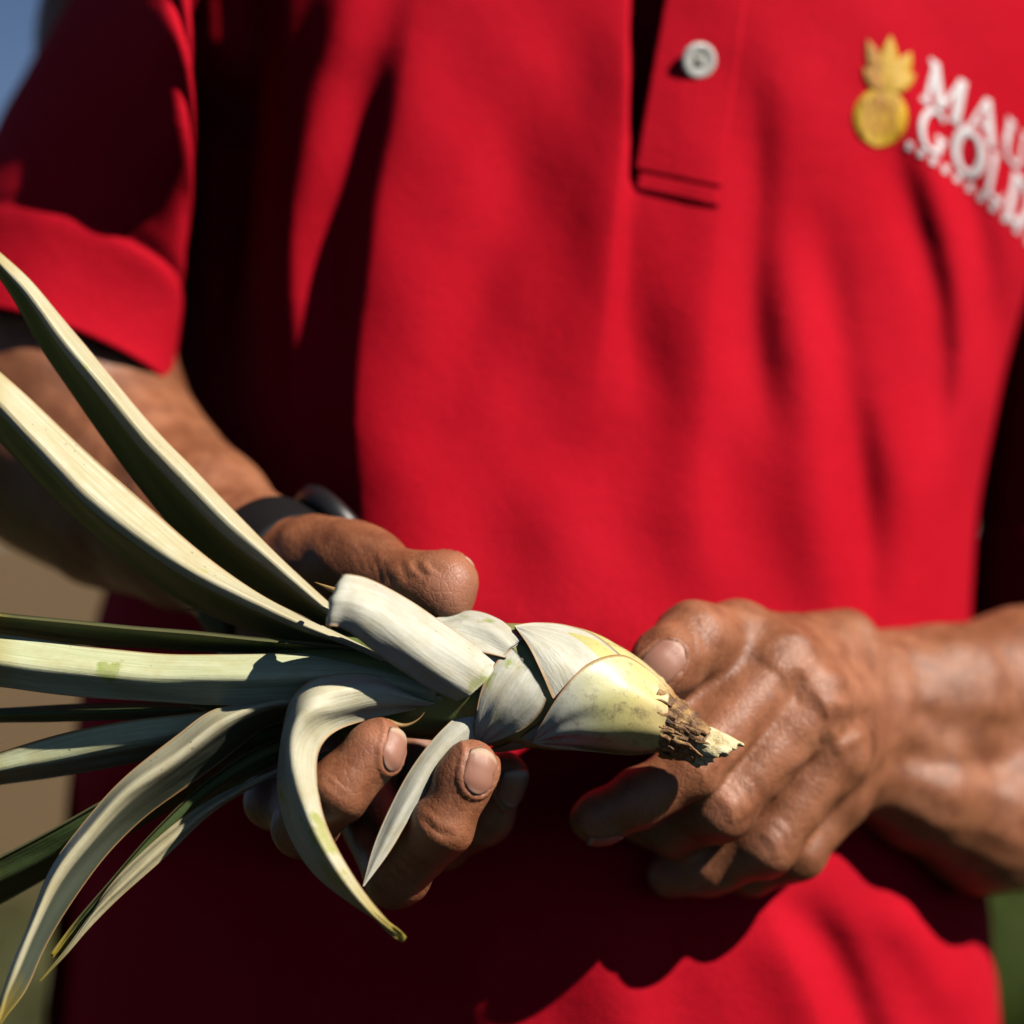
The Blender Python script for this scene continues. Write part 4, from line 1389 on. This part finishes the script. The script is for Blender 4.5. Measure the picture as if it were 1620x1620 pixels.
loft('bent_leaf', [
    RD([(700, 1112), (660, 1096), (620, 1076), (580, 1066), (530, 1067), (490, 1077), (460, 1104), (446, 1145), (440, 1190), (438, 1240), (452, 1310), (490, 1375), (555, 1428), (640, 1486)], [-14, -20, -24, -32, -28, -18, -18, -28, -46]),
    RD([(700, 1116), (655, 1108), (612, 1098), (568, 1096), (528, 1102), (496, 1114), (473, 1138), (462, 1172), (462, 1212), (474, 1262), (500, 1326), (542, 1392), (590, 1446), (640, 1487)], [-18, -27, -32, -39, -42, -44, -46, -48, -50]),
    RD([(700, 1119), (655, 1124), (612, 1132), (570, 1142), (536, 1154), (514, 1170), (502, 1192), (500, 1220), (505, 1256), (516, 1298), (538, 1348), (570, 1400), (605, 1446), (640, 1488)], [-14, -22, -25, -32, -36, -39, -42, -45, -48])],
    M_TIP, 110, 19, 1.4, 0.3, 'leaf bent sharply down with a yellow brown tip')
loft('strap_leaf', [
    RD([(745, 1112), (695, 1158), (652, 1214), (616, 1280), (591, 1340), (574, 1402)], [-16, -22, -27, -33]),
    RD([(752, 1140), (712, 1175), (672, 1222), (637, 1280), (606, 1342), (575, 1402)], [-19, -25, -30, -33]),
    RD([(760, 1172), (732, 1192), (692, 1230), (657, 1280), (620, 1343), (576, 1402)], [-14, -20, -26, -33])],
    M_BLOOM, 60, 13, 1.2, 0.15, 'narrow white leaf hanging down past the middle finger')

# --- long strap leaves reaching left
def strap(up, mid, lo, dn, dm, dl, mat, label=None, n=90, thick=1.3):
    U_, M_, L_ = RD(up, dn), RD(mid, dm), RD(lo, dl)
    le = lambda a_, b_, w: [tuple(np.array(p) * (1 - w) + np.array(q) * w) for p, q in zip(a_, b_)]
    return loft('strap_leaf', [U_, le(U_, M_, .45), le(U_, M_, .88), le(L_, M_, .88), le(L_, M_, .45), L_], mat, n, 21, thick, 0.15, label)

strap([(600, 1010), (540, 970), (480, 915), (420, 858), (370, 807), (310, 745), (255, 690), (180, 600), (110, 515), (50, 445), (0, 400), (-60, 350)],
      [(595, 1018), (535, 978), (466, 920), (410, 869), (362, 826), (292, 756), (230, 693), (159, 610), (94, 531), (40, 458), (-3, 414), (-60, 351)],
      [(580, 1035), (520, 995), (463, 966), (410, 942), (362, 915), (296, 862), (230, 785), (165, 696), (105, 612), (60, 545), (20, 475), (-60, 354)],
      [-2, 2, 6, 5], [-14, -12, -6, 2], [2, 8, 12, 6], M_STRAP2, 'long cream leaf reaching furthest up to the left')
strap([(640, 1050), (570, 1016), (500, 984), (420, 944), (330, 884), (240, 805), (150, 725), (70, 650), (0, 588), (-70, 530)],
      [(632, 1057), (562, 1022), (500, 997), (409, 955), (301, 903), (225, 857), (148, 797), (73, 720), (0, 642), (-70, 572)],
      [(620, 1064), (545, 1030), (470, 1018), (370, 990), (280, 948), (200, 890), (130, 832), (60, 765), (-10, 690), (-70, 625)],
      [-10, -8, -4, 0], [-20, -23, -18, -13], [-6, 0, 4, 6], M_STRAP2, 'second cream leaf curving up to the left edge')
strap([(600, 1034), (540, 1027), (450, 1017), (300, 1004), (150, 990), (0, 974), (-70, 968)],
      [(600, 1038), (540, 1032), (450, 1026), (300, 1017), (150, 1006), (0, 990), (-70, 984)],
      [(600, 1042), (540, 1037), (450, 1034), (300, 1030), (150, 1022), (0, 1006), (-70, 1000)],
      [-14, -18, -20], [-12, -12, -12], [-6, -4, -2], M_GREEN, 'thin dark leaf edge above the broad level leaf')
strap([(690, 1060), (600, 1042), (520, 1034), (450, 1033), (350, 1034), (250, 1034), (150, 1024), (70, 1012), (0, 1002), (-70, 992)],
      [(690, 1090), (600, 1072), (520, 1068), (450, 1068), (350, 1070), (250, 1070), (150, 1062), (70, 1054), (0, 1045), (-70, 1036)],
      [(690, 1120), (600, 1104), (520, 1104), (450, 1112), (350, 1116), (250, 1111), (150, 1104), (70, 1096), (0, 1087), (-70, 1080)],
      [-12, -14, -14, -12], [-22, -25, -26, -25], [-18, -18, -18, -17], M_PALEG, 'broad level pale green leaf running off the left edge')
strap([(420, 1106), (300, 1110), (200, 1112), (100, 1114), (0, 1119), (-70, 1124)],
      [(420, 1112), (300, 1122), (200, 1124), (100, 1127), (0, 1131), (-70, 1136)],
      [(420, 1120), (300, 1132), (200, 1138), (100, 1142), (0, 1144), (-70, 1148)],
      [2, 4, 4], [-4, -4, -4], [2, 2, 2], M_GREEN)
strap([(560, 1100), (480, 1104), (400, 1114), (300, 1128), (200, 1140), (100, 1160), (0, 1190), (-70, 1215)],
      [(560, 1118), (480, 1126), (400, 1138), (300, 1160), (200, 1180), (100, 1202), (0, 1220), (-70, 1238)],
      [(560, 1132), (480, 1144), (400, 1160), (300, 1186), (200, 1210), (100, 1228), (0, 1241), (-70, 1255)],
      [-10, -12, -10, -8], [-14, -13, -10, -8], [-6, 2, 6, 6], M_PALEG, 'green leaf below the level leaf')
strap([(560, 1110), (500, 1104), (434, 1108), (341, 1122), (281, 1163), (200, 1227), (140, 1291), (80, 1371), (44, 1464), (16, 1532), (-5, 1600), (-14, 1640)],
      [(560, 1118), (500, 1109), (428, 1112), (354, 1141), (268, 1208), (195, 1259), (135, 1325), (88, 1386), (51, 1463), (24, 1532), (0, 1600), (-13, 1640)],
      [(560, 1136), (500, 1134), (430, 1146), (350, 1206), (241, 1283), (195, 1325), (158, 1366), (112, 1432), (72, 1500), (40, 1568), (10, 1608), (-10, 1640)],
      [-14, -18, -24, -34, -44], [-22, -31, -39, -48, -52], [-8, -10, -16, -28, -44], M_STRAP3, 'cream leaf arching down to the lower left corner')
strap([(540, 1180), (500, 1195), (441, 1215), (349, 1255), (281, 1300), (221, 1352), (172, 1404), (120, 1482), (64, 1551)],
      [(540, 1186), (500, 1202), (440, 1221), (346, 1268), (272, 1326), (202, 1389), (150, 1442), (110, 1496), (64, 1552)],
      [(540, 1192), (500, 1208), (438, 1228), (341, 1284), (261, 1356), (181, 1428), (140, 1470), (104, 1512), (64, 1553)],
      [-2, -6, -12, -16], [-8, -13, -18, -17], [-6, -10, -15, -16], M_STRAP, 'slender cream leaf ending in a point low on the left')
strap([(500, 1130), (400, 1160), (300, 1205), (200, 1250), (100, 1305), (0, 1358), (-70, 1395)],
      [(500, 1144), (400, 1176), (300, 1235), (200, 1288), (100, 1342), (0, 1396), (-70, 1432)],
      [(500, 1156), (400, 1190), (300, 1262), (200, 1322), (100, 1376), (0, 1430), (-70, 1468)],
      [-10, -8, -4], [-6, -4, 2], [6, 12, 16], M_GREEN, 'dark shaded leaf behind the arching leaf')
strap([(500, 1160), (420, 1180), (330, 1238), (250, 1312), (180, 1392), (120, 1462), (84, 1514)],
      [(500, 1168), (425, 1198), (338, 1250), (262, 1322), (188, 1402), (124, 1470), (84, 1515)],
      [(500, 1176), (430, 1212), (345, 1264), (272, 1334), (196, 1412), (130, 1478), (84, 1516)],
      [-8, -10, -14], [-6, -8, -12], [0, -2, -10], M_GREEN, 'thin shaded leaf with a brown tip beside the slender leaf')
# leaf bases closing the throat, mostly in the shade
strap([(700, 1085), (640, 1060), (580, 1045), (520, 1040), (460, 1046)], [(700, 1105), (640, 1094), (580, 1084), (520, 1080), (460, 1086)], [(700, 1130), (640, 1132), (580, 1130), (520, 1124), (460, 1120)],
      [-14, -12, -10], [-21, -20, -17], [-14, -13, -10], M_PALEG)
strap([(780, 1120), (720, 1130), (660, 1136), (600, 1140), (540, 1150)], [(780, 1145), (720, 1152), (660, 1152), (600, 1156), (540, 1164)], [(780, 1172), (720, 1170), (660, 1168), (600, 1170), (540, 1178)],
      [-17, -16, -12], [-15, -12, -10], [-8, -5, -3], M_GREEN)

# dry points of hidden leaves
def thorn(pts, r):
    c = catmull([P(*p) for p in pts], 14)
    v = []
    for i, p in enumerate(c):
        rr = r * 0.001 * (1 - i / 13.5)
        for j in range(8):
            w = j * math.pi / 4
            v.append(p + np.array((0.3 * math.cos(w), math.sin(w), math.cos(w))) * rr)
    mesh_obj('leaf_spine', np.array(v), grid_faces(14, 8, True), M_SPINE, slip)
M_SPINE = mat_plain('dry_spine', (0.40, 0.24, 0.08), 0.6, nz=(200, 0.6))
thorn([(552, 942, -16), (530, 934, -16), (498, 921, -15)], 1.5)
thorn([(330, 966, 2), (305, 964, 2), (278, 963, 2)], 0.7)
thorn([(612, 1142, -26), (640, 1148, -25), (662, 1138, -25), (678, 1118, -24)], 1.0)
thorn([(480, 1182, -36), (492, 1176, -36), (500, 1170, -36)], 0.6)

# torn brown scales round the foot of the stem
def mat_husk():
    m, nt, b = nodes('brown_husk')
    tc = N(nt, 'ShaderNodeTexCoord').outputs['Object']
    n = noise(nt, 260, 5, 0.7, tc)
    c = ramp(nt, n, [(0.32, c4(0.06, 0.028, 0.014)), (0.48, c4(0.22, 0.105, 0.04)), (0.66, c4(0.52, 0.31, 0.115))])
    nt.links.new(c, b.inputs['Base Color'])
    b.inputs['Roughness'].default_value = 0.6
    bump(nt, b, n, 0.7, 0.0018)
    return m
M_HUSK = mat_husk()
def husk(px0, py0, px1, py1, w, lift, curl):
    dx, dy = px1 - px0, py1 - py0
    L = math.hypot(dx, dy); nx, ny = -dy / L * w, dx / L * w
    rails = []
    for s in (-1, -.4, .4, 1):
        r = []
        for t in (0, .35, .7, 1):
            ww = (1 - 0.55 * t * t) * (1 + 0.15 * math.sin(9 * t + s * 5 + px0))
            r.append(S(px0 + dx * t + nx * s * ww, py0 + dy * t + ny * s * ww, lift + curl * t * t))
        rails.append(r)
    loft('husk_scale', rails, M_HUSK, 16, 9, 0.7, 0.5)
foot = [(1040, 1096, 1076, 1116, 10, .5, .5), (1036, 1120, 1070, 1136, 12, .5, .6), (1030, 1150, 1066, 1160, 13, .5, .5), (1034, 1178, 1070, 1186, 11, .5, .4), (1066, 1112, 1104, 1132, 12, .4, .6), (1056, 1126, 1098, 1150, 13, .5, .7), (1050, 1150, 1090, 1166, 14, .5, .5), (1084, 1132, 1122, 1158, 12, .5, .4),
        (1078, 1152, 1116, 1172, 12, .6, .3), (1056, 1172, 1098, 1190, 12, .5, .4), (1062, 1188, 1096, 1203, 8, .4, .3), (1094, 1142, 1120, 1160, 8, 1.0, .4)]
r_ = np.random.default_rng(11)
for k in range(16):                              # small torn flakes and root nubs between the scales
    x = r_.uniform(1034, 1100); w = (x - 1034) / 66
    y = (1092 + 50 * w) + r_.uniform(0.05, 1.0) * (104 - 42 * w)
    foot.append((x, y, x + r_.uniform(14, 26), y + r_.uniform(4, 16), r_.uniform(2.5, 6.5), r_.uniform(.4, 1.1), r_.uniform(.1, .9)))
for a_ in foot:
    husk(*a_)
